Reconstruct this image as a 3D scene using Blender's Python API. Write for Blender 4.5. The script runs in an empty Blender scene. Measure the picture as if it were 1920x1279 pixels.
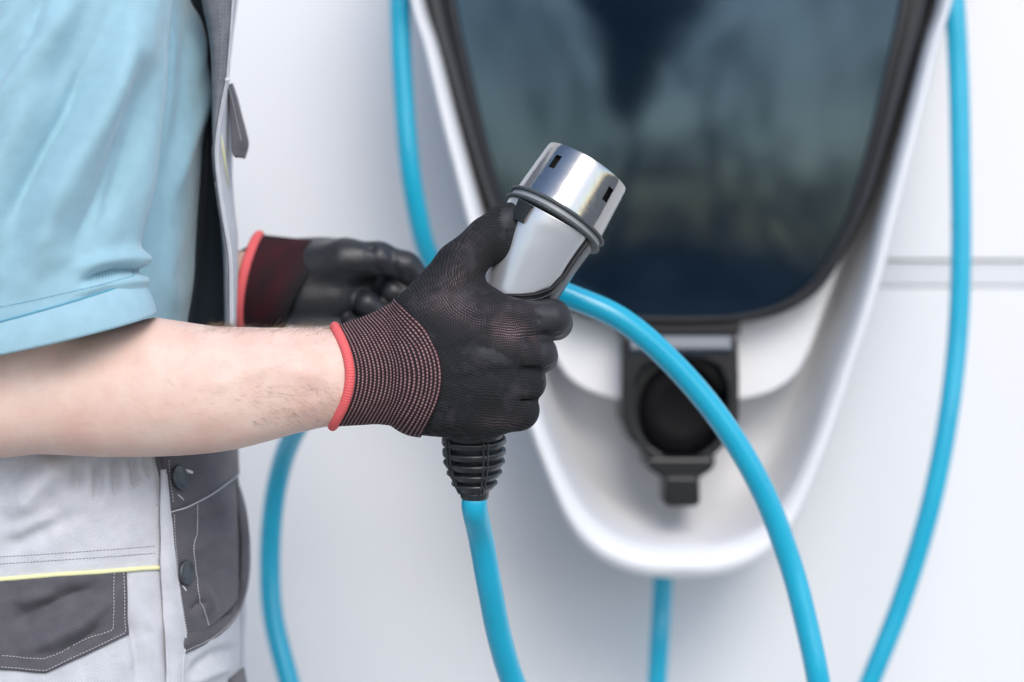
import bpy, bmesh, math, random
import numpy as np
from mathutils import Vector, Matrix
from mathutils.bvhtree import BVHTree

random.seed(3)
rng = np.random.default_rng(5)
SC = bpy.context.scene
COL = SC.collection
R = math.radians

# ------------------------------------------------------------------ camera
DIST = 1.70                      # metres from the lens to the gloved hand
S = 0.000375                     # metres per photograph pixel (1920 wide) at that distance
cam_d = bpy.data.cameras.new('camera')
cam = bpy.data.objects.new('camera', cam_d)
COL.objects.link(cam)
cam.location = (0, -DIST, 0)
cam.rotation_euler = (R(90), 0, 0)
cam_d.sensor_width = 36
cam_d.lens = 36 * DIST / (1920 * S)
cam_d.clip_start = 0.05
cam_d.clip_end = 500
cam_d.dof.use_dof = True
cam_d.dof.focus_distance = DIST - 0.012
cam_d.dof.aperture_fstop = 3.1
SC.camera = cam

# ------------------------------------------------------------------ sky and sun
SUN_EL, SUN_AZ = R(37), R(168)   # azimuth clockwise from +Y
world = bpy.data.worlds.new('World')
SC.world = world
world.use_nodes = True
wn = world.node_tree
wn.nodes.clear()
wo = wn.nodes.new('ShaderNodeOutputWorld')
wb = wn.nodes.new('ShaderNodeBackground')
ws = wn.nodes.new('ShaderNodeTexSky')
ws.sky_type = 'NISHITA'
ws.sun_disc = False
ws.sun_elevation = SUN_EL
ws.sun_rotation = SUN_AZ
ws.dust_density = 1.3
ws.air_density = 0.9
ws.ozone_density = 0.8
wb.inputs['Strength'].default_value = 0.15
wn.links.new(ws.outputs[0], wb.inputs[0])
wn.links.new(wb.outputs[0], wo.inputs[0])
sl = bpy.data.lights.new('sun', 'SUN')
sl.energy = 0.85
sl.angle = R(32)
sl.color = (1.0, 0.975, 0.945)
so = bpy.data.objects.new('sun', sl)
COL.objects.link(so)
sdir = Vector((math.sin(SUN_AZ) * math.cos(SUN_EL), math.cos(SUN_AZ) * math.cos(SUN_EL), math.sin(SUN_EL)))
so.rotation_euler = (-sdir).to_track_quat('-Z', 'Y').to_euler()
SC.view_settings.view_transform = 'Standard'
SC.view_settings.look = 'None'
SC.view_settings.gamma = 1
SC.view_settings.exposure = 0.63
SC.render.engine = 'CYCLES'
SC.cycles.use_denoising = True

# ------------------------------------------------------------------ frames: a pixel pitch at one depth
class Frame:
    def __init__(self, y0):
        self.y0 = y0
        self.q = S * (DIST + y0) / DIST
    def w(self, px, py, d=0.0):
        px = np.asarray(px, float); py = np.asarray(py, float); d = np.asarray(d, float)
        px, py, d = np.broadcast_arrays(px, py, d)
        return np.stack([(px - 960) * self.q, self.y0 + d * self.q, (639.5 - py) * self.q], -1)
    def inv(self, P):
        return P[..., 0] / self.q + 960, 639.5 - P[..., 2] / self.q, (P[..., 1] - self.y0) / self.q

def at(px, py, y):
    q = S * (DIST + y) / DIST
    return Vector(((px - 960) * q, y, (639.5 - py) * q))

F0 = Frame(0.0)        # plug and right hand
FA = Frame(-0.022)     # right forearm
FT = Frame(0.165)       # torso
FS = Frame(-0.035)     # near sleeve
FL = Frame(0.20)       # far hand
CAMP = Vector((0, -DIST, 0))

# ------------------------------------------------------------------ objects
def link(name, me, parent=None):
    o = bpy.data.objects.new(name, me)
    COL.objects.link(o)
    if parent is not None:
        o.parent = parent
    return o

def mesh_obj(name, V, Fc, mat, parent=None, smooth=True, uv=None, attrs=None, subsurf=0, solid=None):
    me = bpy.data.meshes.new(name)
    V = np.asarray(V, float).reshape(-1, 3)
    off = Vector((0, 0, 0))
    me.from_pydata(V.tolist(), [], [tuple(int(i) for i in f) for f in Fc])
    me.update()
    if smooth:
        me.polygons.foreach_set('use_smooth', [True] * len(me.polygons))
    if uv is not None:
        l = me.uv_layers.new(name='UVMap')
        vi = np.zeros(len(me.loops), int); me.loops.foreach_get('vertex_index', vi)
        l.data.foreach_set('uv', np.asarray(uv, float)[vi].ravel())
    if attrs:
        for k, a in attrs.items():
            t = me.attributes.new(k, 'FLOAT', 'POINT')
            t.data.foreach_set('value', np.asarray(a, float).ravel())
    me.materials.append(mat)
    o = link(name, me, parent)
    if solid is not None:
        m = o.modifiers.new('thickness', 'SOLIDIFY'); m.thickness = solid; m.offset = 1.0
    if subsurf:
        m = o.modifiers.new('round', 'SUBSURF'); m.levels = subsurf; m.render_levels = subsurf
    return o

def tag(o, label=None, cat=None, kind=None, group=None):
    if label: o['label'] = label
    if cat: o['category'] = cat
    if kind: o['kind'] = kind
    if group: o['group'] = group
    return o

def empty(name, loc, label, cat):
    o = bpy.data.objects.new(name, None)
    COL.objects.link(o)
    o.empty_display_size = 0.05
    return tag(o, label, cat)

# ------------------------------------------------------------------ materials
def mat(name, col, rough=0.5, metal=0.0, coat=0.0, sss=0.0, spec=0.5):
    m = bpy.data.materials.new(name)
    m.use_nodes = True
    b = m.node_tree.nodes['Principled BSDF']
    b.inputs['Base Color'].default_value = (*col, 1)
    b.inputs['Roughness'].default_value = rough
    b.inputs['Metallic'].default_value = metal
    b.inputs['Specular IOR Level'].default_value = spec
    b.inputs['Coat Weight'].default_value = coat
    b.inputs['Coat Roughness'].default_value = 0.08
    if sss:
        b.inputs['Subsurface Weight'].default_value = sss
        b.inputs['Subsurface Radius'].default_value = (1.0, 0.35, 0.2)
        b.inputs['Subsurface Scale'].default_value = 0.004
    return m

class NT:
    def __init__(self, m):
        self.t = m.node_tree; self.b = self.t.nodes['Principled BSDF']
    def n(self, typ, **kw):
        x = self.t.nodes.new(typ)
        for k, v in kw.items(): setattr(x, k, v)
        return x
    def put(self, a, s):
        if hasattr(a, 'is_linked') or isinstance(a, bpy.types.NodeSocket): self.t.links.new(a, s)
        else:
            if s.type == 'RGBA' and len(a) == 3: a = (*a, 1)
            s.default_value = a
    def math(self, op, a, b=0.0, c=None):
        x = self.n('ShaderNodeMath', operation=op)
        self.put(a, x.inputs[0]); self.put(b, x.inputs[1])
        if c is not None: self.put(c, x.inputs[2])
        return x.outputs[0]
    def mix(self, f, a, b):
        x = self.n('ShaderNodeMix', data_type='RGBA')
        self.put(f, x.inputs[0]); self.put(a, x.inputs[6]); self.put(b, x.inputs[7])
        return x.outputs[2]
    def noise(self, scale, detail=3, vec=None, rough=0.5):
        x = self.n('ShaderNodeTexNoise'); x.inputs['Scale'].default_value = scale
        x.inputs['Detail'].default_value = detail; x.inputs['Roughness'].default_value = rough
        if vec is not None: self.t.links.new(vec, x.inputs['Vector'])
        return x.outputs[0]
    def obj(self):
        return self.n('ShaderNodeTexCoord').outputs['Object']
    def uvs(self):
        u = self.n('ShaderNodeUVMap', uv_map='UVMap')
        s = self.n('ShaderNodeSeparateXYZ'); self.t.links.new(u.outputs[0], s.inputs[0])
        return s.outputs[0], s.outputs[1], u.outputs[0]
    def attr(self, name):
        return self.n('ShaderNodeAttribute', attribute_name=name).outputs['Fac']
    def ramp(self, f, p0, p1):
        x = self.n('ShaderNodeMapRange'); x.clamp = True
        self.put(f, x.inputs[0]); x.inputs[1].default_value = p0; x.inputs[2].default_value = p1
        return x.outputs[0]
    def bump(self, h, dist, strength=1.0, prev=None):
        x = self.n('ShaderNodeBump'); x.inputs['Distance'].default_value = dist
        x.inputs['Strength'].default_value = strength
        self.t.links.new(h, x.inputs['Height'])
        if prev is not None: self.t.links.new(prev, x.inputs['Normal'])
        self.t.links.new(x.outputs[0], self.b.inputs['Normal'])
        return x.outputs[0]
    def color(self, c): self.t.links.new(c, self.b.inputs['Base Color'])
    def rough(self, c): self.t.links.new(c, self.b.inputs['Roughness'])
    def wave(self, x, period, phase=0.0):      # 0..1 sine of a length in pixels
        a = self.math('MULTIPLY', x, 2 * math.pi / period)
        s = self.math('SINE', self.math('ADD', a, phase))
        return self.math('MULTIPLY_ADD', s, 0.5, 0.5)

def twill(name, c1, c2, period=4.6, bumpd=0.00018, mottle=0.12, rough=0.85, sheen=0.15, fold=0.45):
    m = mat(name, c1, rough, spec=0.25)
    t = NT(m); u, v, uv = t.uvs()
    w = t.wave(t.math('ADD', u, t.math('MULTIPLY', v, 1.25)), period)
    w2 = t.wave(t.math('SUBTRACT', v, t.math('MULTIPLY', u, 0.4)), period * 0.8)
    wv = t.math('MULTIPLY', w, t.math('MULTIPLY_ADD', w2, 0.4, 0.6))
    n = t.noise(0.035, 4, uv)
    n2 = t.noise(0.5, 2, uv)
    f = t.math('ADD', t.math('MULTIPLY', wv, 0.55), t.math('MULTIPLY', n2, 0.3))
    c = t.mix(f, c2, c1)
    k = t.math('MULTIPLY_ADD', n, mottle * 2, 1 - mottle)
    h = t.n('ShaderNodeHueSaturation'); t.t.links.new(c, h.inputs['Color']); t.t.links.new(k, h.inputs['Value'])
    t.color(h.outputs[0])
    n3 = t.noise(0.05, 4, uv)
    b1 = t.bump(n3, 0.0022, fold)
    t.bump(wv, bumpd, 0.7, b1)
    m.node_tree.nodes['Principled BSDF'].inputs['Sheen Weight'].default_value = sheen
    m.node_tree.nodes['Principled BSDF'].inputs['Sheen Roughness'].default_value = 0.4
    return m

M = {}
M['shirt'] = twill('blue_pique', (0.48, 0.68, 0.75), (0.25, 0.47, 0.56), 5.6, bumpd=0.0003, rough=0.8, sheen=0.5, fold=0.06)
M['shirt_knit'] = twill('blue_knit_hem', (0.43, 0.64, 0.71), (0.31, 0.51, 0.60), 3.4, fold=0.1)
M['light'] = twill('light_grey_twill', (0.72, 0.725, 0.75), (0.50, 0.51, 0.545), 5.6)
M['denim'] = twill('mid_grey_twill', (0.27, 0.275, 0.30), (0.15, 0.155, 0.175), 4.4, mottle=0.3)
M['dark'] = twill('dark_grey_twill', (0.18, 0.172, 0.19), (0.07, 0.067, 0.077), 5.6, mottle=0.25)
M['navy'] = twill('navy_lining_and_gap_shade', (0.022, 0.03, 0.042), (0.012, 0.018, 0.026), 5.0)
M['thread'] = mat('white_thread', (0.72, 0.72, 0.74), 0.8)
M['greythread'] = mat('grey_thread', (0.30, 0.30, 0.33), 0.8)
M['yellow'] = mat('pale_yellow_piping', (0.84, 0.82, 0.46), 0.7)
M['coral'] = mat('coral_elastic', (0.85, 0.13, 0.13), 0.75, spec=0.3)
_t = NT(M['coral']); _u, _v, _uv = _t.uvs()
_w = _t.wave(_v, 5.0); _t.bump(_w, 0.0004, 0.6)
_t.color(_t.mix(_t.math('MULTIPLY', _w, 0.5), (0.88, 0.16, 0.16), (0.70, 0.09, 0.10)))

M['button'] = mat('gunmetal_button', (0.10, 0.11, 0.12), 0.42, 0.7)
_t = NT(M['button']); _n = _t.noise(900, 4, _t.obj()); _t.bump(_n, 0.0003, 0.8)

# skin
m = mat('skin', (0.70, 0.45, 0.36), 0.48, sss=0.25, spec=0.4); M['skin'] = m
t = NT(m); o_ = t.obj()
n1 = t.noise(26, 4, o_, 0.6); n2 = t.noise(160, 3, o_); n3 = t.noise(900, 3, o_)
c = t.mix(t.ramp(n1, 0.35, 0.68), (0.83, 0.63, 0.53), (0.77, 0.51, 0.42))
c = t.mix(t.math('MULTIPLY', t.ramp(n2, 0.55, 0.8), 0.22), c, (0.68, 0.42, 0.35))
t.color(c)
pb = t.bump(n1, 0.002, 0.25); pb = t.bump(n2, 0.0006, 0.35, pb); t.bump(n3, 0.0002, 0.5, pb)
t.rough(t.math('MULTIPLY_ADD', n2, 0.2, 0.36))
M['hair'] = mat('brown_hair', (0.24, 0.16, 0.10), 0.5)

# knitted glove: threads follow the stored lengths knit_u, knit_v; pink yarn shows where the knit is stretched
m = mat('black_knit_glove', (0.02, 0.02, 0.023), 0.7, spec=0.35); M['knit'] = m
t = NT(m); o_ = t.obj()
ku, kv, st = t.attr('knit_u'), t.attr('knit_v'), t.attr('stretch')
kv = t.math('ADD', kv, t.math('MULTIPLY', t.noise(55, 3, o_), 16.0)); ku = t.math('ADD', ku, t.math('MULTIPLY', t.noise(70, 2, o_), 12.0))
cv = t.wave(kv, 4.5); cu = t.wave(ku, 4.2)
cv2 = t.wave(kv, 4.5, 2.4)
loop = t.math('MULTIPLY', cv, t.math('MULTIPLY_ADD', cu, 0.55, 0.45))
n = t.noise(70, 4, o_); nf = t.noise(1500, 2, o_)
pinkline = t.math('POWER', t.math('MULTIPLY', cv2, t.math('MULTIPLY_ADD', cu, 0.5, 0.5)), 2.2)
pm = t.math('MULTIPLY', pinkline, t.math('MULTIPLY', st, t.ramp(n, 0.28, 0.62)))
base = t.mix(t.math('MULTIPLY', loop, t.ramp(nf, 0.2, 0.8)), (0.007, 0.0075, 0.009), (0.036, 0.037, 0.042))
wear = t.math('MULTIPLY', t.ramp(t.noise(45, 5, o_, 0.65), 0.52, 0.7), 0.35)
wear = t.math('MULTIPLY', wear, 1.6)
base = t.mix(wear, base, (0.06, 0.056, 0.062))
ct = t.ramp(t.math('ADD', t.attr('coat'), t.math('MULTIPLY_ADD', t.noise(240, 4, o_, 0.7), 0.9, -0.45)), 0.42, 0.58)
base = t.mix(t.math('MULTIPLY', ct, 0.65), base, (0.030, 0.031, 0.036)); pm = t.math('MULTIPLY', pm, t.math('SUBTRACT', 1.0, ct))
t.color(t.mix(t.math('MINIMUM', t.math('MULTIPLY', pm, 1.3), 1.0), base, (0.42, 0.27, 0.29)))
pb = t.bump(n, 0.0025, 0.4); pb = t.bump(t.noise(170, 3, o_), 0.0008, 0.35, pb); pb = t.bump(t.math('MULTIPLY', loop, t.math('MULTIPLY_ADD', ct, -0.7, 1.0)), 0.00025, 0.8, pb)
t.rough(t.math('SUBTRACT', t.math('MULTIPLY_ADD', loop, -0.1, 0.85), t.math('MULTIPLY', ct, 0.28)))
# ribbed cuff with rows of pink yarn dots
m = mat('burgundy_ribbed_cuff', (0.03, 0.01, 0.015), 0.75, spec=0.3); M['cuff'] = m
t = NT(m); u, v, uv = t.uvs()
row = t.wave(u, 7.9)
par = t.math('MULTIPLY', t.math('FLOOR', t.math('DIVIDE', t.math('ADD', u, 1.97), 7.9)), 2.4)
dots = t.wave(t.math('ADD', v, par), 4.9)
n = t.noise(0.06, 3, uv)
dm = t.math('MULTIPLY', t.math('POWER', row, 4.0), t.math('POWER', dots, 0.9))
dm = t.math('MULTIPLY', dm, t.math('MULTIPLY_ADD', t.ramp(n, 0.3, 0.7), 0.5, 0.6))
t.color(t.mix(t.math('MINIMUM', dm, 1.0), t.mix(row, (0.012, 0.008, 0.011), (0.06, 0.020, 0.022)), (0.66, 0.40, 0.40)))
pb = t.bump(row, 0.0008, 0.8); t.bump(dots, 0.0003, 0.5, pb)
M['cuff_far'] = mat('burgundy_cuff', (0.045, 0.010, 0.014), 0.8, spec=0.2)
t = NT(M['cuff_far']); u, v, uv = t.uvs(); nn = t.noise(3, 4, uv)
t.color(t.mix(t.ramp(t.math('ADD', u, t.math('MULTIPLY', nn, 0.3)), 0.75, 1.15), t.mix(t.ramp(nn, 0.35, 0.7), (0.022, 0.010, 0.012), (0.055, 0.010, 0.015)), (0.016, 0.017, 0.020)))
t.bump(t.wave(u, 0.045), 0.0006, 0.5)
M['nitrile'] = mat('black_nitrile', (0.020, 0.021, 0.025), 0.42, spec=0.55)
_t = NT(M['nitrile']); _t.bump(_t.noise(60, 4, _t.obj()), 0.003, 0.4)

# plug
m = mat('polished_nickel', (0.42, 0.415, 0.41), 0.1, 1.0); M['chrome'] = m
t = NT(m); o_ = t.obj()
sm = t.noise(220, 5, o_, 0.65); sp = t.noise(900, 2, o_)
t.rough(t.math('ADD', t.math('MULTIPLY_ADD', t.ramp(sm, 0.4, 0.75), 0.16, 0.10), t.math('MULTIPLY', t.ramp(sp, 0.68, 0.74), 0.35)))
t.color(t.mix(t.ramp(sp, 0.69, 0.73), (0.43, 0.425, 0.415), (0.2, 0.2, 0.2)))
t.bump(sm, 0.0003, 0.12)
m = mat('satin_silver', (0.62, 0.63, 0.645), 0.34, 0.6); M['silver'] = m
t = NT(m); t.rough(t.math('MULTIPLY_ADD', t.noise(60, 4, t.obj()), 0.2, 0.22))
M['rubber'] = mat('black_rubber', (0.015, 0.017, 0.020), 0.3, coat=0.5)
_t = NT(M['rubber']); _n = _t.noise(300, 5, _t.obj(), 0.7)
_t.color(_t.mix(_t.ramp(_n, 0.55, 0.8), (0.013, 0.015, 0.018), (0.07, 0.073, 0.076)))
_t.rough(_t.math('MULTIPLY_ADD', _n, 0.3, 0.25)); _t.bump(_n, 0.0005, 0.25)
M['seal'] = mat('dusty_seal', (0.10, 0.11, 0.115), 0.5)
_t = NT(M['seal']); _n = _t.noise(1300, 4, _t.obj(), 0.7)
_t.color(_t.mix(_t.ramp(_n, 0.5, 0.72), (0.045, 0.052, 0.056), (0.20, 0.215, 0.22))); _t.bump(_n, 0.0002, 0.3)
M['insert'] = mat('black_contact_insert', (0.012, 0.012, 0.013), 0.5)

m = mat('blue_cable_jacket', (0.0, 0.42, 0.66), 0.42, spec=0.7, coat=0.25); M['cable'] = m
t = NT(m); n = t.noise(35, 4, t.obj(), 0.6)
t.color(t.mix(n, (0.0, 0.36, 0.56), (0.0, 0.46, 0.65)))
t.rough(t.math('MULTIPLY_ADD', n, 0.25, 0.2)); t.bump(t.noise(500, 3, t.obj()), 0.0002, 0.3)

# station and wall
m = mat('white_gloss_shell', (0.84, 0.845, 0.855), 0.32, coat=0.2); M['white'] = m
m = mat('dark_tinted_glass', (0.004, 0.010, 0.019), 0.055, spec=0.8)
m.node_tree.nodes['Principled BSDF'].inputs['Specular Tint'].default_value = (0.5, 0.76, 1.0, 1); M['glass'] = m
M['frame'] = mat('black_satin_frame', (0.010, 0.011, 0.014), 0.30)
M['black'] = mat('black_plastic', (0.006, 0.007, 0.009), 0.3)
m = mat('painted_wall_panel', (0.72, 0.74, 0.77), 0.6); M['wall'] = m
t = NT(m); n = t.noise(2.2, 3, t.obj())
t.color(t.mix(n, (0.77, 0.78, 0.79), (0.80, 0.803, 0.81))); t.bump(t.noise(400, 3, t.obj()), 0.0003, 0.15)
m = mat('grey_concrete', (0.28, 0.28, 0.28), 0.9); M['ground'] = m
t = NT(m); n = t.noise(3, 6, t.obj()); t.color(t.mix(n, (0.24, 0.24, 0.24), (0.31, 0.31, 0.30)))
t.bump(t.noise(90, 4, t.obj()), 0.002, 0.4)
M['leaf'] = mat('dark_foliage', (0.03, 0.045, 0.035), 0.6)
M['bark'] = mat('bark', (0.10, 0.075, 0.055), 0.9)

# ------------------------------------------------------------------ curve helpers
def catmull(P, n):
    P = np.asarray(P, float)
    Q = np.vstack([2 * P[0] - P[1], P, 2 * P[-1] - P[-2]])
    out = []
    seg = len(P) - 1
    for k in range(n):
        tt = k / (n - 1) * seg
        i = min(int(tt), seg - 1); u = tt - i
        p0, p1, p2, p3 = Q[i:i + 4]
        out.append(0.5 * (2 * p1 + (p2 - p0) * u + (2 * p0 - 5 * p1 + 4 * p2 - p3) * u * u + (3 * p1 - p0 - 3 * p2 + p3) * u ** 3))
    return np.array(out)

def resample(P, n, smooth=True):
    P = np.asarray(P, float)
    if smooth and len(P) > 2: P = catmull(P, max(200, n * 3))
    L = np.r_[0, np.cumsum(np.linalg.norm(np.diff(P, axis=0), axis=1))]
    s = np.linspace(0, L[-1], n)
    return np.stack([np.interp(s, L, P[:, k]) for k in range(P.shape[1])], 1)

def interp(x, pts):
    pts = np.asarray(pts, float)
    return np.interp(x, pts[:, 0], pts[:, 1])

def sinterp(x, pts):      # smooth interpolation of a table
    pts = np.asarray(pts, float)
    d = catmull(pts, 400)
    return np.interp(x, d[:, 0], d[:, 1])

def grid_faces(n, m, closed=False):
    i = np.arange(n - 1)[:, None]; j = np.arange(m if closed else m - 1)[None, :]
    a = i * m + j; b = i * m + (j + 1) % m; c = (i + 1) * m + (j + 1) % m; d = (i + 1) * m + j
    return np.stack([a, b, c, d], -1).reshape(-1, 4)

def tube_arrays(P, r, seg=20, caps=True, flat=1.0, up=None):
    P = np.asarray(P, float); n = len(P)
    r = np.broadcast_to(np.asarray(r, float), (n,))
    T = np.gradient(P, axis=0); T /= np.linalg.norm(T, axis=1)[:, None]
    ref = np.array([0, 1.0, 0]) if up is None else np.asarray(up, float)
    if abs(T[0] @ ref) > 0.95: ref = np.array([1.0, 0, 0])
    N = ref - (T[0] @ ref) * T[0]; N /= np.linalg.norm(N)
    V = []
    a = np.linspace(0, 2 * np.pi, seg, endpoint=False)
    L = np.r_[0, np.cumsum(np.linalg.norm(np.diff(P, axis=0), axis=1))]
    UV = []
    for i in range(n):
        N = N - (T[i] @ N) * T[i]; N /= np.linalg.norm(N)
        B = np.cross(T[i], N)
        V.append(P[i] + r[i] * (np.cos(a)[:, None] * N * flat + np.sin(a)[:, None] * B))
        UV.append(np.stack([a * r[i] / S, np.full(seg, L[i] / S)], 1))
    Fc = [tuple(f) for f in grid_faces(n, seg, True)]
    V = np.vstack(V); UV = np.vstack(UV)
    if caps:
        Fc.append(tuple(range(seg))[::-1]); Fc.append(tuple((n - 1) * seg + k for k in range(seg)))
    return V, Fc, UV

def tube(name, P, r, mt, parent=None, seg=20, caps=True, flat=1.0, up=None):
    V, Fc, UV = tube_arrays(P, r, seg, caps, flat, up)
    return mesh_obj(name, V, Fc, mt, parent, uv=UV)

def join_arrays(lst):
    V = []; Fc = []; k = 0
    for v, f in lst:
        V.append(np.asarray(v)); Fc += [tuple(np.array(q) + k) for q in f]; k += len(v)
    return np.vstack(V), Fc

def box_arrays(c, ax, ay, az):     # centre and three half-axis vectors
    c, ax, ay, az = [np.array(q, float) for q in (c, ax, ay, az)]
    V = [c + i * ax + j * ay + k * az for i in (-1, 1) for j in (-1, 1) for k in (-1, 1)]
    Fc = [(0, 1, 3, 2), (4, 6, 7, 5), (0, 4, 5, 1), (2, 3, 7, 6), (0, 2, 6, 4), (1, 5, 7, 3)]
    return np.array(V), Fc

def box(name, c, ax, ay, az, mt, parent=None, bevel=0.0):
    V, Fc = box_arrays(c, ax, ay, az)
    if np.linalg.det(np.array([ax, ay, az], float)) < 0: Fc = [f[::-1] for f in Fc]
    o = mesh_obj(name, V, Fc, mt, parent, smooth=False)
    if bevel:
        b = o.modifiers.new('bevel', 'BEVEL'); b.width = bevel; b.segments = 3
    return o

# ------------------------------------------------------------------ implicit surfaces
def surface_nets(f, org, h):
    s = f < 0
    nx, ny, nz = f.shape
    c = np.zeros((nx - 1, ny - 1, nz - 1), np.int8)
    for i in (0, 1):
        for j in (0, 1):
            for k in (0, 1):
                c += s[i:nx - 1 + i, j:ny - 1 + j, k:nz - 1 + k]
    act = (c > 0) & (c < 8)
    idx = np.argwhere(act)
    ids = np.full(act.shape, -1, np.int64); ids[act] = np.arange(len(idx))
    I, J, K = idx.T
    acc = np.zeros((len(idx), 3)); cnt = np.zeros(len(idx))
    cor = [(i, j, k) for i in (0, 1) for j in (0, 1) for k in (0, 1)]
    for a in cor:
        for ax in range(3):
            if a[ax] == 1: continue
            b = list(a); b[ax] = 1
            fa = f[I + a[0], J + a[1], K + a[2]]; fb = f[I + b[0], J + b[1], K + b[2]]
            m_ = (fa < 0) != (fb < 0)
            t_ = np.where(m_, fa / np.where(m_, fa - fb, 1), 0)
            for q in range(3):
                acc[:, q] += np.where(m_, a[q] + (t_ if q == ax else 0), 0)
            cnt += m_
    V = (idx + acc / cnt[:, None]) * h + org
    quads = []
    for ax in range(3):
        sl0 = [slice(None)] * 3; sl1 = [slice(None)] * 3
        sl0[ax] = slice(0, -1); sl1[ax] = slice(1, None)
        ch = s[tuple(sl0)] != s[tuple(sl1)]
        e = np.argwhere(ch)
        o1, o2 = (ax + 1) % 3, (ax + 2) % 3
        ok = (e[:, o1] > 0) & (e[:, o2] > 0) & (e[:, o1] < f.shape[o1] - 1) & (e[:, o2] < f.shape[o2] - 1)
        e = e[ok]
        st = s[e[:, 0], e[:, 1], e[:, 2]]
        def cell(d1, d2):
            q = e.copy(); q[:, o1] -= d1; q[:, o2] -= d2
            return ids[q[:, 0], q[:, 1], q[:, 2]]
        A, B, C_, D = cell(1, 1), cell(0, 1), cell(0, 0), cell(1, 0)
        Q = np.stack([A, B, C_, D], 1)
        Q[~st] = Q[~st][:, ::-1]
        quads.append(Q)
    return V, np.vstack(quads)

def smin(a, b, k):
    h = np.clip(0.5 + 0.5 * (b - a) / k, 0, 1)
    return b + (a - b) * h - k * h * (1 - h)

def cone(X, Y, Z, a, b, ra, rb):        # capsule with two radii
    a = np.array(a, np.float32); b = np.array(b, np.float32); d = b - a
    L2 = float(d @ d)
    t_ = np.clip(((X - a[0]) * d[0] + (Y - a[1]) * d[1] + (Z - a[2]) * d[2]) / L2, 0, 1)
    q = np.sqrt((X - a[0] - t_ * d[0]) ** 2 + (Y - a[1] - t_ * d[1]) ** 2 + (Z - a[2] - t_ * d[2]) ** 2)
    return q - (ra + (rb - ra) * t_)

def ellipsoid(X, Y, Z, c, r):
    q = np.sqrt(((X - c[0]) / r[0]) ** 2 + ((Y - c[1]) / r[1]) ** 2 + ((Z - c[2]) / r[2]) ** 2)
    return (q - 1) * min(r)

def mgrid(lo, hi, h):
    ax = [np.arange(lo[i], hi[i] + h, h, dtype=np.float32) for i in range(3)]
    return np.meshgrid(*ax, indexing='ij')

def limb(X, Y, Z, pts, k):              # chain of (x,y,z,r)
    f = None
    for p, q in zip(pts[:-1], pts[1:]):
        c_ = cone(X, Y, Z, p[:3], q[:3], p[3], q[3])
        f = c_ if f is None else smin(f, c_, k)
    return f

# =================================================================== SETTING
WALL_Y = 0.64
ground = mesh_obj('pavement', [(-60, -80, -1.15), (60, -80, -1.15), (60, WALL_Y + 0.3, -1.15), (-60, WALL_Y + 0.3, -1.15)],
                  [(0, 1, 2, 3)], M['ground'], smooth=False)
tag(ground, kind='structure')
wall = bpy.data.objects.new('wall', None); COL.objects.link(wall); tag(wall, kind='structure')
g0 = at(0, 487, WALL_Y).z; g1 = at(0, 538, WALL_Y).z
def slab(name, z0, z1, yf):
    return box(name, (0, yf + 0.03, (z0 + z1) / 2), (3.5, 0, 0), (0, 0.03, 0), (0, 0, (z1 - z0) / 2), M['wall'], wall, 0.0008)
slab('wall_panel', g0, 2.0, WALL_Y)
slab('wall_panel', -1.15, g1, WALL_Y)
M['strip'] = mat('grey_joint_strip', (0.68, 0.69, 0.71), 0.6)
box('joint_strip', (0, WALL_Y + 0.034, (g0 + g1) / 2), (3.5, 0, 0), (0, 0.03, 0), (0, 0, (g0 - g1) / 2 - 0.0016), M['strip'], wall, 0.001)
box('wall_backing', (0, WALL_Y + 0.085, 0.4), (3.5, 0, 0), (0, 0.01, 0), (0, 0, 1.5), M['strip'], wall)

# added foliage behind the camera, out of view, shaped to darken the reflections
TR = empty('added_tree', (0, 0, 0), 'added dark foliage behind the camera, out of view, making a dark reflection in the station glass', 'added_tree')
def leafmass(name, centre_fn, n, size, parent, mt):
    V = np.zeros((n * 4, 3)); 
    for i in range(n):
        c_ = centre_fn(); a = rng.normal(size=3); a /= np.linalg.norm(a); b = np.cross(a, rng.normal(size=3)); b /= np.linalg.norm(b)
        V[i * 4:i * 4 + 4] = [c_ + a * size, c_ + b * size * .6, c_ - a * size, c_ - b * size * .6]
    Q = np.arange(n * 4).reshape(-1, 4)
    return mesh_obj(name, V, Q, mt, parent, smooth=False)
TX, TY = 0.76, -24.0
blobs = [(0, 0, 3.1, .75), (-.25, .1, 2.5, .5), (.45, 0, 3.6, .8), (-.4, 0, 3.8, .7), (.9, .2, 4.2, .6), (0.1, 0, 4.3, .8)]
def crown_pt():
    bx, by, bz, br = blobs[rng.integers(len(blobs))]
    v = rng.normal(size=3); v /= np.linalg.norm(v)
    return np.array([TX + bx, TY + by, bz]) + v * br * rng.uniform(.4, 1) * np.array([1, 1, .8])
leafmass('crown', crown_pt, 5000, 0.10, TR, M['leaf'])
tube('trunk', [(TX - .05, TY, -1.2), (TX, TY, 0), (TX + .05, TY, 1.2), (TX, TY, 2.6)], [.16, .13, .11, .05], M['bark'], TR, 12)
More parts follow.
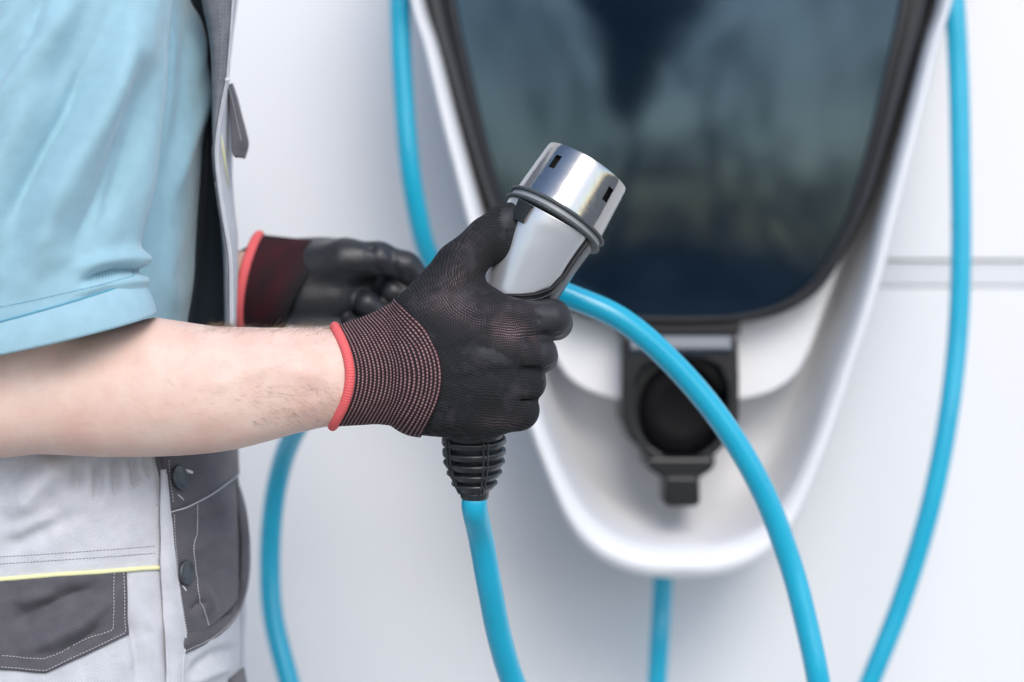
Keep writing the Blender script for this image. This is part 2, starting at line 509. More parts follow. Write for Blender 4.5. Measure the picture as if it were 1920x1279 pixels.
def added_hedge_pt():      # leaf density shaped for the glass: dense low, loose above, openings reflect sky
    while True:
        x_ = rng.uniform(-16, 16); z_ = rng.uniform(-1.2, 4.6)
        low = 1.55 + .35 * math.sin(x_ * .9) + .2 * math.sin(x_ * 2.3 + 1)
        d_ = 1.0 if z_ < low else 0.42 * (0.6 + 0.4 * math.sin(x_ * 1.7 + z_ * 1.1))
        if ((x_ - 1.55) / .62) ** 2 + ((z_ - 2.2) / .4) ** 2 < 1 or ((x_ - .2) / .5) ** 2 + ((z_ - 2.55) / .18) ** 2 < 1: d_ = 0.04
        if z_ > 3.5 + .1 * math.sin(x_ * 3): d_ *= 0.25
        if rng.random() < d_: return np.array([x_, -24.6 + rng.uniform(-.6, .6), z_])
tag(leafmass('added_hedge', added_hedge_pt, 9500, 0.15, None, M['leaf']), 'added long leaf mass behind the camera, out of view, shaped to darken the reflection in the station glass', 'added_hedge', kind='stuff')

# =================================================================== CHARGING STATION
ST = empty('charging_station', (0, 0, 0), 'white shield shaped wall charging station with dark glass front and black plug holster', 'charging station')
def shield(table, cx, ybot, top=-420, wtop=None, n=160, tail=0.0):
    # half widths by row -> closed loop of pixels, starting at top centre, clockwise in the picture
    tb = [(a, b) for a, b in table]
    right = [(cx + b, a) for a, b in tb] + [(cx, ybot)]
    w0 = tb[0][1]
    topc = [(cx, top), (cx + w0 * 0.55, top + 6), (cx + w0 * 0.98, top + 70), (cx + w0 * 1.08, top + 200)]
    R_ = np.array(topc + right, float)
    R_ = resample(R_, n // 2 + 1)
    Lf = R_[::-1].copy(); Lf[:, 0] = 2 * cx - Lf[:, 0]
    return np.vstack([R_[:-1], Lf[:-1]])
O_T = [(0, 510), (82, 485), (230, 450), (400, 406), (515, 378), (604, 351), (700, 319), (800, 287), (909, 246), (985, 212), (1035, 172), (1066, 122), (1083, 60)]
C_T = [(0, 500), (82, 474), (230, 438), (400, 394), (515, 366), (604, 339), (700, 307), (800, 273), (900, 234), (970, 198), (1012, 158), (1040, 108), (1052, 52)]
I_T = [(0, 487), (82, 460), (230, 423), (400, 378), (515, 350), (604, 323), (700, 290), (800, 254), (890, 216), (950, 182), (990, 143), (1014, 96), (1024, 45)]
B_T = [(0, 470), (82, 445), (230, 405), (400, 356), (515, 322), (604, 296), (700, 264), (780, 236), (850, 200), (905, 166), (940, 128), (960, 84), (968, 40)]
U_T = [(0, 452), (82, 425), (230, 385), (400, 332), (500, 298), (604, 260), (660, 240), (700, 218), (726, 188), (742, 150), (750, 110), (753, 75), (754, 35)]
CX = 1277
loops = []
def addloop(tb, yb, y, cx=CX, grow=1.0, shift=0):
    L = shield(tb, cx, yb)
    q = S * (DIST + y) / DIST
    c = np.array([CX, 420.0])
    L = (L - c) * grow + c
    loops.append(np.stack([(L[:, 0] - 960) * q, np.full(len(L), y), (639.5 - L[:, 1]) * q], 1))
addloop(O_T, 1087, 0.615, grow=0.90)
addloop(O_T, 1087, 0.56, grow=0.965)
addloop(O_T, 1087, 0.50, grow=0.992)
addloop(O_T, 1087, 0.455)
addloop(O_T, 1086, 0.437, grow=0.998)
addloop(O_T, 1079, 0.4265, grow=0.989)
addloop(C_T, 1054, 0.427)
addloop(I_T, 1026, 0.437)
addloop(I_T, 1020, 0.449, grow=0.99)
addloop(B_T, 970, 0.505)
addloop(B_T, 915, 0.545, grow=0.965)
addloop(U_T, 762, 0.572, grow=1.01)
addloop(U_T, 754, 0.573, grow=0.97)
V = np.vstack(loops); n_ = len(loops[0])
Fc = [tuple(f)[::-1] for f in grid_faces(len(loops), n_, True)]
body = mesh_obj('housing', V, Fc, M['white'], ST, subsurf=1)
# back plate of the recess
loops = []
addloop(U_T, 756, 0.580, grow=1.0)
addloop(U_T, 756, 0.497, grow=1.0)
addloop(U_T, 755, 0.4935, grow=0.996)
addloop(U_T, 754, 0.492, grow=0.988)
V = np.vstack(loops); n_ = len(loops[0])
mesh_obj('recess_plate', V, [tuple(f)[::-1] for f in grid_faces(4, n_, True)] + [tuple(3 * n_ + i for i in range(n_))], M['white'], ST, smooth=False)

P_T = [(0, 472), (131, 437), (263, 398), (360, 368), (430, 338), (490, 306), (541, 270), (575, 226), (597, 170), (606, 110), (609, 55)]
G_T = [(0, 416), (131, 388), (263, 357), (360, 330), (430, 305), (490, 274), (530, 243), (562, 200), (581, 150), (590, 100), (592, 50)]
PX = 1271
def ring_loft(name, defs, mt, fill_first=False, fill_last=False, parent=ST, sub=1):
    Ls = []
    for tb, yb, y, gr in defs:
        L = shield(tb, PX, yb); q = S * (DIST + y) / DIST
        c = np.array([PX, 200.0]); L = (L - c) * gr + c
        Ls.append(np.stack([(L[:, 0] - 960) * q, np.full(len(L), y), (639.5 - L[:, 1]) * q], 1))
    V = np.vstack(Ls); k = len(Ls[0])
    Fc = [tuple(f)[::-1] for f in grid_faces(len(Ls), k, True)]
    if fill_first: Fc.append(tuple(range(k))[::-1])
    if fill_last: Fc.append(tuple((len(Ls) - 1) * k + i for i in range(k)))
    return mesh_obj(name, V, Fc, mt, parent, subsurf=sub)
ring_loft('panel_frame', [(P_T, 610, 0.500, 0.985), (P_T, 610, 0.470, 1.0), (P_T, 610, 0.458, 1.0), (P_T, 609, 0.452, 0.994),
                          (P_T, 609, 0.451, 0.965), (P_T, 609, 0.455, 0.955), (G_T, 594, 0.449, 1.03), (G_T, 593, 0.449, 1.008), (G_T, 592, 0.454, 1.0), (G_T, 592, 0.465, 1.0)], M['frame'])
gl = shield(G_T, PX, 592); q = S * (DIST + 0.4545) / DIST
gv = [((a - 960) * q, 0.4545, (639.5 - b) * q) for a, b in gl]
# the pane bows out a little: fan with inner rings
rings = [np.array(gv)]
cc = np.array(at(PX, 150, 0.4545))
for f_, dy in ((0.8, -0.0015), (0.55, -0.003), (0.3, -0.004), (0.1, -0.0043)):
    rr = (rings[0] - cc) * f_ + cc; rr[:, 1] = 0.4545 + dy; rings.append(rr)
V = np.vstack(rings); k = len(gv)
Fc = [tuple(f)[::-1] for f in grid_faces(len(rings), k, True)]
V = np.vstack([V, cc + np.array([0, -0.0044, 0])]); Fc += [((len(rings) - 1) * k + i, len(V) - 1, (len(rings) - 1) * k + (i + 1) % k)[::1] for i in range(k)]
mesh_obj('glass_pane', V, Fc, M['glass'], ST)
bm = bmesh.new(); bm.from_mesh(bpy.data.objects['glass_pane'].data); bmesh.ops.recalc_face_normals(bm, faces=bm.faces[:]); bm.to_mesh(bpy.data.objects['glass_pane'].data); bm.free()

# holster for the plug
def extrude_px(name, poly, y0, y1, mt, parent, bevel=0.003, hole=None):
    P = np.array(poly, float)
    bm = bmesh.new()
    q = S * (DIST + y0) / DIST
    def mk(pts, y): return [bm.verts.new(((a - 960) * q, y, (639.5 - b) * q)) for a, b in pts]
    A = mk(P, y0); B = mk(P, y1); n = len(P)
    for i in range(n): bm.faces.new((A[i], A[(i + 1) % n], B[(i + 1) % n], B[i]))
    if hole is None:
        bm.faces.new(A); bm.faces.new(B)
    else:
        H = np.array(hole, float)      # same vertex count as poly
        HA = mk(H, y0); HB = mk(H, 0.487)
        for i in range(n):
            bm.faces.new((A[i], HA[i], HA[(i + 1) % n], A[(i + 1) % n]))
            bm.faces.new((HA[i], HB[i], HB[(i + 1) % n], HA[(i + 1) % n]))
        bm.faces.new(HB); bm.faces.new(B)
    bmesh.ops.recalc_face_normals(bm, faces=bm.faces[:])
    me = bpy.data.meshes.new(name); bm.to_mesh(me); bm.free(); me.materials.append(mt)
    o = link(name, me, parent)
    if bevel:
        b = o.modifiers.new('bevel', 'BEVEL'); b.width = bevel; b.segments = 3; b.limit_method = 'ANGLE'; b.angle_limit = R(40)
    return o
HO = extrude_px('holster', [(1167, 628), (1220, 628), (1275, 628), (1330, 628), (1383, 628), (1386, 700), (1386, 785), (1372, 822), (1345, 848), (1312, 885), (1275, 893), (1240, 885), (1207, 848), (1180, 822), (1166, 785), (1166, 700)],
            0.450, 0.560, M['black'], ST, 0.003,
            hole=[(1205, 690), (1235, 676), (1277, 672), (1320, 676), (1350, 690), (1364, 725), (1364, 775), (1356, 805), (1335, 835), (1308, 853), (1277, 860), (1246, 853), (1219, 835), (1198, 805), (1190, 775), (1190, 725)])
extrude_px('holster_bracket', [(1160, 600), (1388, 600), (1388, 628), (1160, 628)], 0.456, 0.560, M['frame'], ST, 0.002)
o = box('holster_lip', at(1276, 648, 0.447), (0.045, 0, 0), (0, 0.006, -0.003), (0, 0.002, 0.0062), mat('grey_blue_plastic', (0.09, 0.11, 0.14), 0.35), HO, 0.0015)
# collar below the socket
extrude_px('holster_collar', [(1210, 856), (1344, 856), (1338, 880), (1316, 893), (1308, 905), (1246, 905), (1238, 893), (1216, 880)], 0.444, 0.560, M['black'], ST, 0.004)
extrude_px('release_tab', [(1246, 893), (1311, 893), (1313, 940), (1307, 950), (1250, 950), (1244, 940)], 0.436, 0.50, M['black'], ST, 0.003)
V = [at(1277, 768, 0.4835)]; nv = 40
for rr, yy in ((0.5, 0.4825), (0.85, 0.480), (1.0, 0.484)):
    V += [at(1277 + 80 * rr * math.cos(a), 768 + 88 * rr * math.sin(a), yy) for a in np.linspace(0, 2 * np.pi, nv, endpoint=False)]
Fc = [(0, 1 + i, 1 + (i + 1) % nv) for i in range(nv)] + [(1 + r_ * nv + i, 1 + (r_ + 1) * nv + i, 1 + (r_ + 1) * nv + (i + 1) % nv, 1 + r_ * nv + (i + 1) % nv) for r_ in (0, 1) for i in range(nv)]
M['well'] = mat('deep_black_socket', (0.002, 0.002, 0.003), 0.5, spec=0.15)
sk = mesh_obj('socket_face', V, Fc, M['well'], HO)
bm = bmesh.new(); bm.from_mesh(sk.data); bmesh.ops.recalc_face_normals(bm, faces=bm.faces[:]); bm.to_mesh(sk.data); bm.free()

# =================================================================== CABLES
CR = 0.0092
def cable(name, pts, label, r=CR, n=160):
    P = catmull([at(*p) for p in pts], n)
    o = tube(name, P, r, M['cable'], None, 24)
    return tag(o, label, 'cable')
held = cable('charging_cable', [(800, 1700, 0.40), (640, 1520, 0.42), (572, 1370, 0.435), (537, 1260, 0.44), (510, 1140, 0.45), (508, 1000, 0.45), (526, 880, 0.43), (563, 790, 0.38),
                         (630, 690, 0.30), (700, 610, 0.225), (790, 560, 0.19), (900, 528, 0.16), (1000, 533, 0.145), (1070, 556, 0.14), (1170, 602, 0.14), (1270, 690, 0.15), (1360, 800, 0.16), (1430, 920, 0.17), (1480, 1050, 0.18),
                         (1510, 1160, 0.18), (1537, 1290, 0.18), (1560, 1450, 0.2), (1590, 1700, 0.25)],
              'blue cable arching from the far gloved hand past the plug to the bottom right', n=260)
hung = cable('charging_cable', [(1500, 1620, 0.50), (1575, 1420, 0.47), (1635, 1270, 0.46), (1690, 1130, 0.46), (1742, 960, 0.455), (1775, 800, 0.455), (1795, 640, 0.46), (1802, 480, 0.46), (1801, 300, 0.46),
                         (1797, 130, 0.46), (1787, -30, 0.46), (1765, -200, 0.48), (1700, -400, 0.50)],
              'blue cable hanging in a long curve down the right side of the station', n=160)
hungl = cable('charging_cable', [(830, -400, 0.49), (768, -200, 0.48), (752, -40, 0.46), (751, 60, 0.46), (757, 180, 0.46), (767, 300, 0.46), (783, 400, 0.47), (805, 480, 0.49), (860, 570, 0.53),
                         (950, 650, 0.575), (1060, 720, 0.60), (1180, 800, 0.61)],
              'blue cable hanging down the left side of the station behind the far glove', n=160)
feed = cable('supply_cable', [(1245, 1000, 0.575), (1243, 1090, 0.57), (1238, 1180, 0.56), (1232, 1280, 0.56), (1222, 1450, 0.56), (1215, 1700, 0.56)],
             'blue cable coming straight down out of the bottom of the station', n=60)

# =================================================================== PLUG
PL = empty('charging_plug', (0, 0, 0), 'charging plug with shiny metal collar and silver grip held in the near glove', 'charging plug')
tilt = R(9)
Aax = np.array([0.525, -0.851]); Aax /= np.linalg.norm(Aax)
A3 = np.array([Aax[0] * math.cos(tilt), Aax[1] * math.cos(tilt), math.sin(tilt)])       # px, py, d
U3 = np.array([-Aax[1], Aax[0], 0.0])                                                  # to the right across the plug
N3 = np.cross(U3, A3); N3 /= np.linalg.norm(N3)
if N3[2] > 0: N3 = -N3                                                                # toward the camera
C0 = np.array([1047.0, 402.0, 0.0])
def plug_pt(along, ang, r):      # ang 0 faces the camera, + to the right
    p = C0 + A3 * along + U3 * (r * np.sin(ang)) + N3 * (r * np.cos(ang))
    return F0.w(p[0], p[1], p[2])
# shell: grid with real slots
SL0, SL1 = 53, 81
alongs = np.array([-6, 0, 10, 22, 36, 46, SL0, 60, 67, 74, SL1, 90, 98, 102, 104.5, 105.5])
angs = list(np.arange(-180, 180, 5.0))
sw = 4.6
for c_ in (-39.0, 42.0, 141.0, -141.0):
    angs = [a for a in angs if abs(a - c_) > sw + 1.2] + [c_ - sw, c_ + sw, c_ - sw - 0.6, c_ + sw + 0.6, c_]
angs = np.array(sorted(set(angs)))
def shell_r(al): return np.interp(al, [-6, 0, 100, 104.5, 105.5], [93, 92.5, 86.5, 85.5, 83.5])
VO = np.array([[plug_pt(al, R(a), shell_r(al)) for a in angs] for al in alongs])
VI = np.array([[plug_pt(al, R(a), shell_r(al) - 6) for a in angs] for al in alongs])
na, nb = len(alongs), len(angs)
V = np.vstack([VO.reshape(-1, 3), VI.reshape(-1, 3)]); off = na * nb
Fc = []
def is_slot(i, j):
    a0 = angs[j]; a1 = angs[(j + 1) % nb]
    if a1 < a0: return False
    mid = (a0 + a1) / 2; al = (alongs[i] + alongs[i + 1]) / 2
    return SL0 < al < SL1 and any(abs(mid - c_) < sw for c_ in (-39, 42, 141, -141))
for i in range(na - 1):
    for j in range(nb):
        j2 = (j + 1) % nb
        a, b, c_, d = i * nb + j, i * nb + j2, (i + 1) * nb + j2, (i + 1) * nb + j
        if is_slot(i, j): 
            for (p, q_, ni, nj) in ((a, b, i - 1, j), (b, c_, i, j2), (c_, d, i + 1, j), (d, a, i, (j - 1) % nb)):
                if not is_slot(ni, nj): Fc.append((p, q_, q_ + off, p + off))
            continue
        Fc.append((a, b, c_, d)); Fc.append((a + off, d + off, c_ + off, b + off))
for j in range(nb):
    j2 = (j + 1) % nb; a = (na - 1) * nb + j; b = (na - 1) * nb + j2
    Fc.append((a, b, b + off, a + off))
shell = mesh_obj('metal_collar', V, Fc, M['chrome'], PL)
bm = bmesh.new(); bm.from_mesh(shell.data); bmesh.ops.recalc_face_normals(bm, faces=bm.faces[:]); bm.to_mesh(shell.data); bm.free()
shell.data.set_sharp_from_angle(angle=R(35))
# contact insert with pin sleeves
V, Fc, UV = tube_arrays([F0.w(*(C0 + A3 * a)) for a in (0, 40, 80, 92)], np.array([78, 78, 78, 76]) * S, 40)
ins = mesh_obj('contact_insert', V, Fc, M['insert'], PL)
for k_, (aa, rr) in enumerate([(0, 0), (50, 44), (130, 44), (180, 46), (230, 44), (310, 44), (0, 44)]):
    q_ = C0 + U3 * (rr * math.cos(R(aa))) + np.cross(A3, U3) * (rr * math.sin(R(aa)))
    tube('contact_pin', [F0.w(*(q_ + A3 * 90)), F0.w(*(q_ + A3 * 99))], 9 * S, M['silver'], ins, 14)
def revolve(name, prof, mt, parent, seg=72):      # prof: (along, r)
    V = np.array([[plug_pt(al, a, r_) for a in np.linspace(0, 2 * np.pi, seg, endpoint=False)] for al, r_ in prof]).reshape(-1, 3)
    o = mesh_obj(name, V, [tuple(f) for f in grid_faces(len(prof), seg, True)], mt, parent)
    return o
def ring_prof(a0, a1, r0, r1, rd=2.0):
    return [(a0, r0), (a0, r1 - rd), (a0 + rd * 0.5, r1 - rd * 0.3), (a0 + rd, r1), (a1 - rd, r1), (a1 - rd * 0.5, r1 - rd * 0.3), (a1, r1 - rd), (a1, r0)]
revolve('seal_ring', ring_prof(-8, -1, 84, 102, 2.4), M['seal'], PL)
M['dull'] = mat('dull_grey_groove', (0.34, 0.35, 0.36), 0.4)
revolve('seal_groove', [(-18, 95), (-7, 95)], M['dull'], PL)
revolve('seal_ring', ring_prof(-24, -17, 84, 101, 2.4), M['seal'], PL)
# grip: swept body
gp = np.array([(1040, 413, 0, 90), (1026, 438, 0, 88), (1006, 480, -2, 80), (978, 546, -4, 68), (945, 620, -4, 57), (916, 700, -3, 52), (896, 770, 0, 52), (888, 815, 6, 54)], float)
gc = catmull(gp, 60)
Tg = np.gradient(gc[:, :3], axis=0); Tg /= np.linalg.norm(Tg, axis=1)[:, None]
Ug = np.stack([-Tg[:, 1], Tg[:, 0], 0 * Tg[:, 0]], 1); Ug /= np.linalg.norm(Ug, axis=1)[:, None]
if Ug[0, 0] < 0: Ug = -Ug
Ng = np.cross(Ug, Tg); Ng /= np.linalg.norm(Ng, axis=1)[:, None]
Ng[Ng[:, 2] > 0] *= -1
def grip_pt(ti, ang, dr):
    i = np.clip(ti * 59, 0, 58.999); k_ = int(i); u_ = i - k_
    c_ = gc[k_] * (1 - u_) + gc[k_ + 1] * u_
    U_ = Ug[k_] * (1 - u_) + Ug[k_ + 1] * u_; N_ = Ng[k_] * (1 - u_) + Ng[k_ + 1] * u_
    return F0.w(*(c_[:3] + (U_ * math.sin(ang) + N_ * math.cos(ang)) * (c_[3] + dr)))
V = np.array([[grip_pt(t_, a, 0) for a in np.linspace(-np.pi, np.pi, 48, endpoint=False)] for t_ in np.linspace(0, 1, 60)]).reshape(-1, 3)
Fc = [tuple(f) for f in grid_faces(60, 48, True)] + [tuple(59 * 48 + i for i in range(48))]
mesh_obj('grip_core', V, Fc, M['rubber'], PL)
def edge_ang(t_):      # right edge of the silver cover along the grip
    return R(np.interp(t_, [0, 0.33, 0.385, 0.42, 0.445, 0.47, 0.54], [45, 43, 36, 20, 0, -28, -60]))
TS = np.linspace(0.0, 0.54, 50); W_ = 26
V = []
for t_ in TS:
    e = edge_ang(t_)
    for a in np.linspace(-1.7, e, W_): V.append(grip_pt(t_, a, 5.0))
Fc = [tuple(f) for f in grid_faces(len(TS), W_)]
cov = mesh_obj('silver_cover', V, Fc, M['silver'], PL)
bm = bmesh.new(); bm.from_mesh(cov.data); bmesh.ops.recalc_face_normals(bm, faces=bm.faces[:])
cn = sum((f.normal.y for f in bm.faces)) 
if cn > 0: bmesh.ops.reverse_faces(bm, faces=bm.faces[:])
bm.to_mesh(cov.data); bm.free()
md = cov.modifiers.new('thickness', 'SOLIDIFY'); md.thickness = 4 * S; md.offset = -1
tube('cover_seam', [grip_pt(t_, edge_ang(t_) + R(5), 3.0) for t_ in np.linspace(0, 0.5, 60)], 2.2 * S, M['insert'], PL, 8)
tube('cover_seam', [grip_pt(t_ + 0.012, edge_ang(t_) + R(11), 3.5) for t_ in np.linspace(0, 0.49, 60)], 1.7 * S, M['rubber'], PL, 8)
# release button under the thumb
bt = []
for t_, a0, a1, dr in ((0.02, -48, -28, 5), (0.02, -48, -28, 12), (0.17, -46, -30, 12), (0.17, -46, -30, 4)):
    bt.append([grip_pt(t_, R(a), dr) for a in np.linspace(a0, a1, 5)])
Vb = np.array(bt).reshape(-1, 3)
ob = mesh_obj('release_button', Vb, [tuple(f) for f in grid_faces(4, 5)], M['insert'], PL, smooth=False)
md = ob.modifiers.new('thickness', 'SOLIDIFY'); md.thickness = 3 * S
# strain relief
SR = np.array([888.0, 812.0, 6.0]); SD = np.array([0.012, 1.0, 0.20]); SD /= np.linalg.norm(SD)
SU = np.array([1.0, -0.012, 0]); SN = np.cross(SD, SU); SN /= np.linalg.norm(SN)
if SN[2] > 0: SN = -SN
def sr_pt(al, ang, r_):
    return F0.w(*(SR + SD * al + SU * (r_ * math.sin(ang)) + SN * (r_ * math.cos(ang))))
def sr_rev(name, prof, mt, parent, seg=48, sq=0.0):
    V = np.array([[sr_pt(al, a, r_ * (1 + sq * abs(math.sin(2 * a)) ** 2)) for a in np.linspace(0, 2 * np.pi, seg, endpoint=False)] for al, r_ in prof]).reshape(-1, 3)
    return mesh_obj(name, V, [tuple(f) for f in grid_faces(len(prof), seg, True)], mt, parent)
sr = sr_rev('strain_relief', [(-14, 54), (6, 55), (14, 55), (40, 47), (75, 42), (105, 30), (124, 24), (128, 21)], M['rubber'], PL)
def rr_(al): return np.interp(al, [0, 20, 50, 75, 100, 122], [61, 60.5, 59, 52, 41, 30])
for a0 in (8, 29.5, 51, 72, 93):
    a1 = a0 + 14.5; r0, r1 = rr_(a0), rr_(a1)
    sr_rev('rib', [(a0, r0 - 14), (a0, r0 - 3), (a0 + 2, r0 - 0.6), (a0 + 5, r0), (a1 - 5, r1 + 0.6), (a1 - 2, r1 - 0.3), (a1, r1 - 3), (a1, r1 - 14)], M['rubber'], sr)
sr_rev('end_collar', [(112, 22), (112, 27), (114, 28), (124, 27), (127, 25), (127, 20)], M['rubber'], sr)
for an in (22, 140, -52, -150):
    for da in (-4, 4):
        tube('spine', [sr_pt(al, R(an + da * 1.0), rr_(al) - 0.5) for al in np.linspace(6, 112, 20)], 2.4 * S, M['rubber'], sr, 8)
pc = [sr_pt(al, 0, 0) for al in (100, 124, 150)] + [np.array(at(902, 1010, 0.035)), np.array(at(918, 1100, 0.055)), np.array(at(938, 1200, 0.08)), np.array(at(970, 1300, 0.105)), np.array(at(1040, 1450, 0.14)), np.array(at(1120, 1640, 0.18))]
pcab = tube('plug_cable', catmull(pc, 90), CR, M['cable'], PL, 28)

# =================================================================== PERSON
PE = empty('person', (0, 0, 0), 'worker in pale blue polo shirt, grey bib overalls and black gloves holding the plug', 'person')

# ---- right glove (near hand)
H = 2.3
X, Y, Z = mgrid((735, 365, -175), (1090, 835, 125), H)
K1 = 40.0
palm = cone(X, Y, Z, (755, 690, -60), (820, 690, -66), 84, 88)
# flatten the wrist/palm block in depth
palm = ellipsoid(X, Y, Z, (800, 692, -62), (110, 108, 58))
palm = smin(palm, cone(X, Y, Z, (800, 625, -66), (926, 606, -90), 60, 44), K1)
palm = smin(palm, cone(X, Y, Z, (800, 665, -72), (922, 662, -101), 58, 43), K1)
palm = smin(palm, cone(X, Y, Z, (800, 710, -70), (912, 718, -98), 58, 41), K1)
palm = smin(palm, cone(X, Y, Z, (790, 748, -60), (900, 772, -80), 52, 42), K1)
palm = smin(palm, cone(X, Y, Z, (790, 745, -40), (862, 778, -40), 48, 38), 26)     # heel of the hand
thumb = limb(X, Y, Z, [(805, 590, -66, 62), (862, 502, -58, 45), (915, 448, -46, 38), (948, 420, -40, 35), (958, 416, -38, 32)], 12)
thumb = smin(thumb, ellipsoid(X, Y, Z, (935, 452, -44), (36, 44, 34)), 12)      # pad pressed on the grip
web = cone(X, Y, Z, (852, 560, -62), (912, 582, -60), 48, 44)
palm = smin(palm, thumb, 26)
palm = smin(palm, web, 24)
fing = [
    [(926, 605, -92, 41), (1034, 597, -72, 33), (1042, 606, 8, 30), (1000, 612, 66, 29), (980, 614, 72, 27)],
    [(922, 662, -101, 42), (1009, 662, -80, 32), (1014, 668, 6, 30), (962, 674, 66, 29), (942, 676, 70, 27)],
    [(912, 718, -98, 40), (988, 716, -80, 31), (990, 722, 4, 29), (940, 727, 62, 28), (922, 729, 66, 26)],
    [(900, 770, -80, 38), (974, 768, -68, 34), (972, 774, 2, 28), (925, 778, 56, 26), (910, 780, 58, 24)],
]
fs = [limb(X, Y, Z, c_, 11) for c_ in fing]
fall = fs[0]
for g_ in fs[1:]: fall = smin(fall, g_, 9)
hand = smin(palm, fall, 24)
hand = smin(hand, ellipsoid(X, Y, Z, (905, 690, -92), (88, 112, 48)), 30)
# soft dents between the knuckles on the back, tendons and cloth folds
for (p, q_, dep, w_) in [((1046, 630, -88), (985, 634, -122), 7, 6), ((1030, 690, -88), (975, 692, -124), 7, 6), ((1008, 743, -88), (955, 746, -120), 7, 6), ((992, 575, -118), (1000, 628, -118), 3.5, 4.5), ((972, 640, -128), (978, 688, -126), 3, 4.5), ((955, 698, -126), (960, 738, -124), 3, 4.5), ((950, 628, -140), (880, 650, -140), 3, 14), ((935, 700, -142), (860, 705, -142), 2.5, 14),
                        ((850, 548, -125), (905, 530, -95), 4, 10), ((890, 470, -95), (862, 455, -80), 2.5, 6), ((905, 500, -98), (872, 480, -100), 2.5, 6),
                        ((760, 640, -125), (840, 660, -135), 2.5, 12), ((930, 575, -130), (985, 590, -112), -3, 10), ((1015, 575, -100), (1025, 615, -105), -2, 8)]:
    d_ = cone(X, Y, Z, p, q_, 0, 0)
    hand = hand + dep * np.exp(-(d_ / w_) ** 2)
for pts_, dep, w_ in [(((835, 520, -118), (880, 545, -118), (915, 552, -110)), 3.0, 6), (((820, 560, -125), (875, 572, -128), (930, 566, -125)), 2.4, 7), (((868, 440, -80), (900, 468, -92)), 2.2, 5),
                      (((880, 425, -75), (915, 455, -86)), 1.8, 5), (((980, 575, -110), (1008, 600, -110), (1000, 640, -112)), 2.4, 6), (((945, 590, -130), (975, 640, -125), (960, 690, -130)), 2.2, 9),
                      (((860, 640, -140), (920, 612, -138)), -2.4, 9), (((855, 700, -145), (930, 678, -140)), -2.0, 9), (((860, 790, -110), (930, 800, -100)), 2.4, 6), (((800, 600, -125), (830, 650, -130)), 2.0, 8)]:
    for p, q_ in zip(pts_[:-1], pts_[1:]):
        hand = hand + dep * np.exp(-(cone(X, Y, Z, p, q_, 0, 0) / w_) ** 2)
folds = 1.6 * np.sin((X * 0.5 + Y * 0.35 + Z * 0.2) * 0.16 + 2 * np.sin(Y * 0.021)) * np.exp(-((X - 860) ** 2 + (Y - 560) ** 2) / 90.0 ** 2)
hand = hand + folds
Vp, Q = surface_nets(hand, np.array([735, 365, -175.0]), H)
HANDF = (hand, np.array([735, 365, -175.0]), H)
def samp(Ff, P):
    f, o_, h_ = Ff
    g = (np.asarray(P) - o_) / h_
    g = np.clip(g, 0, np.array(f.shape) - 1.001)
    i = g.astype(int); u_ = g - i
    r_ = 0
    for a in (0, 1):
        for b in (0, 1):
            for c_ in (0, 1):
                w_ = (u_[..., 0] if a else 1 - u_[..., 0]) * (u_[..., 1] if b else 1 - u_[..., 1]) * (u_[..., 2] if c_ else 1 - u_[..., 2])
                r_ = r_ + w_ * f[i[..., 0] + a, i[..., 1] + b, i[..., 2] + c_]
    return r_
px_, py_, pd_ = Vp.T
# thread directions
wt = 1 / (1 + np.exp(-((px_ - 850) * 0.45 - (py_ - 560)) / 28.0))          # thumb side
wt = np.clip(wt * 1 / (1 + np.exp((py_ - 575) / 22.0)) * 1.6, 0, 1)
vh = (py_ - 700) * (1 + 0.0006 * (px_ - 880)) - 0.0016 * (px_ - 800) * (px_ - 1060) * np.tanh((py_ - 720) / 90) * -0.5
uh = px_ + 0.5 * pd_
tdx, tdy = 0.66, -0.75
vt = (px_ * -tdy * 1.0 + py_ * tdx)
ut = (px_ * tdx + py_ * tdy)
kv = np.sqrt(((px_ - 948) * 0.86) ** 2 + (py_ - 512) ** 2 + 30.0) - 0.25 * pd_
ku = px_ + 0.25 * py_ + 0.5 * pd_
def gauss(cx, cy, sx, sy, rot=0):
    c_, s_ = math.cos(R(rot)), math.sin(R(rot))
    a = (px_ - cx) * c_ + (py_ - cy) * s_; b = -(px_ - cx) * s_ + (py_ - cy) * c_
    return np.exp(-(a / sx) ** 2 - (b / sy) ** 2)
stt = 0.5 * gauss(890, 590, 80, 26, 22) + 0.4 * gauss(840, 540, 50, 24, -35) + 0.6 * gauss(958, 628, 44, 22, 20) + 0.25 * gauss(985, 580, 60, 12) + 0.3 * gauss(945, 790, 40, 14) + 0.25 * gauss(870, 470, 40, 20, -45) + 0.0
stt *= np.clip((-pd_ - 20) / 40, 0, 1)
coat = np.clip((px_ - 985 - 0.12 * (py_ - 600)) / 40, 0, 1) + gauss(962, 412, 30, 26) + 0.75 * gauss(930, 668, 45, 16, 25) + 0.9 * np.clip((pd_ + 20) / 30, 0, 1) + 0.6 * gauss(990, 560, 60, 9)
GL = mesh_obj('glove', F0.w(px_, py_, pd_), Q, M['knit'], PE, attrs={'knit_u': ku, 'knit_v': kv, 'stretch': np.clip(stt, 0, 1), 'coat': np.clip(coat, 0, 1)})
tag(GL, label='black knitted work glove on the near hand')
sm_ = GL.modifiers.new('smooth', 'SMOOTH'); sm_.factor = 0.5; sm_.iterations = 2

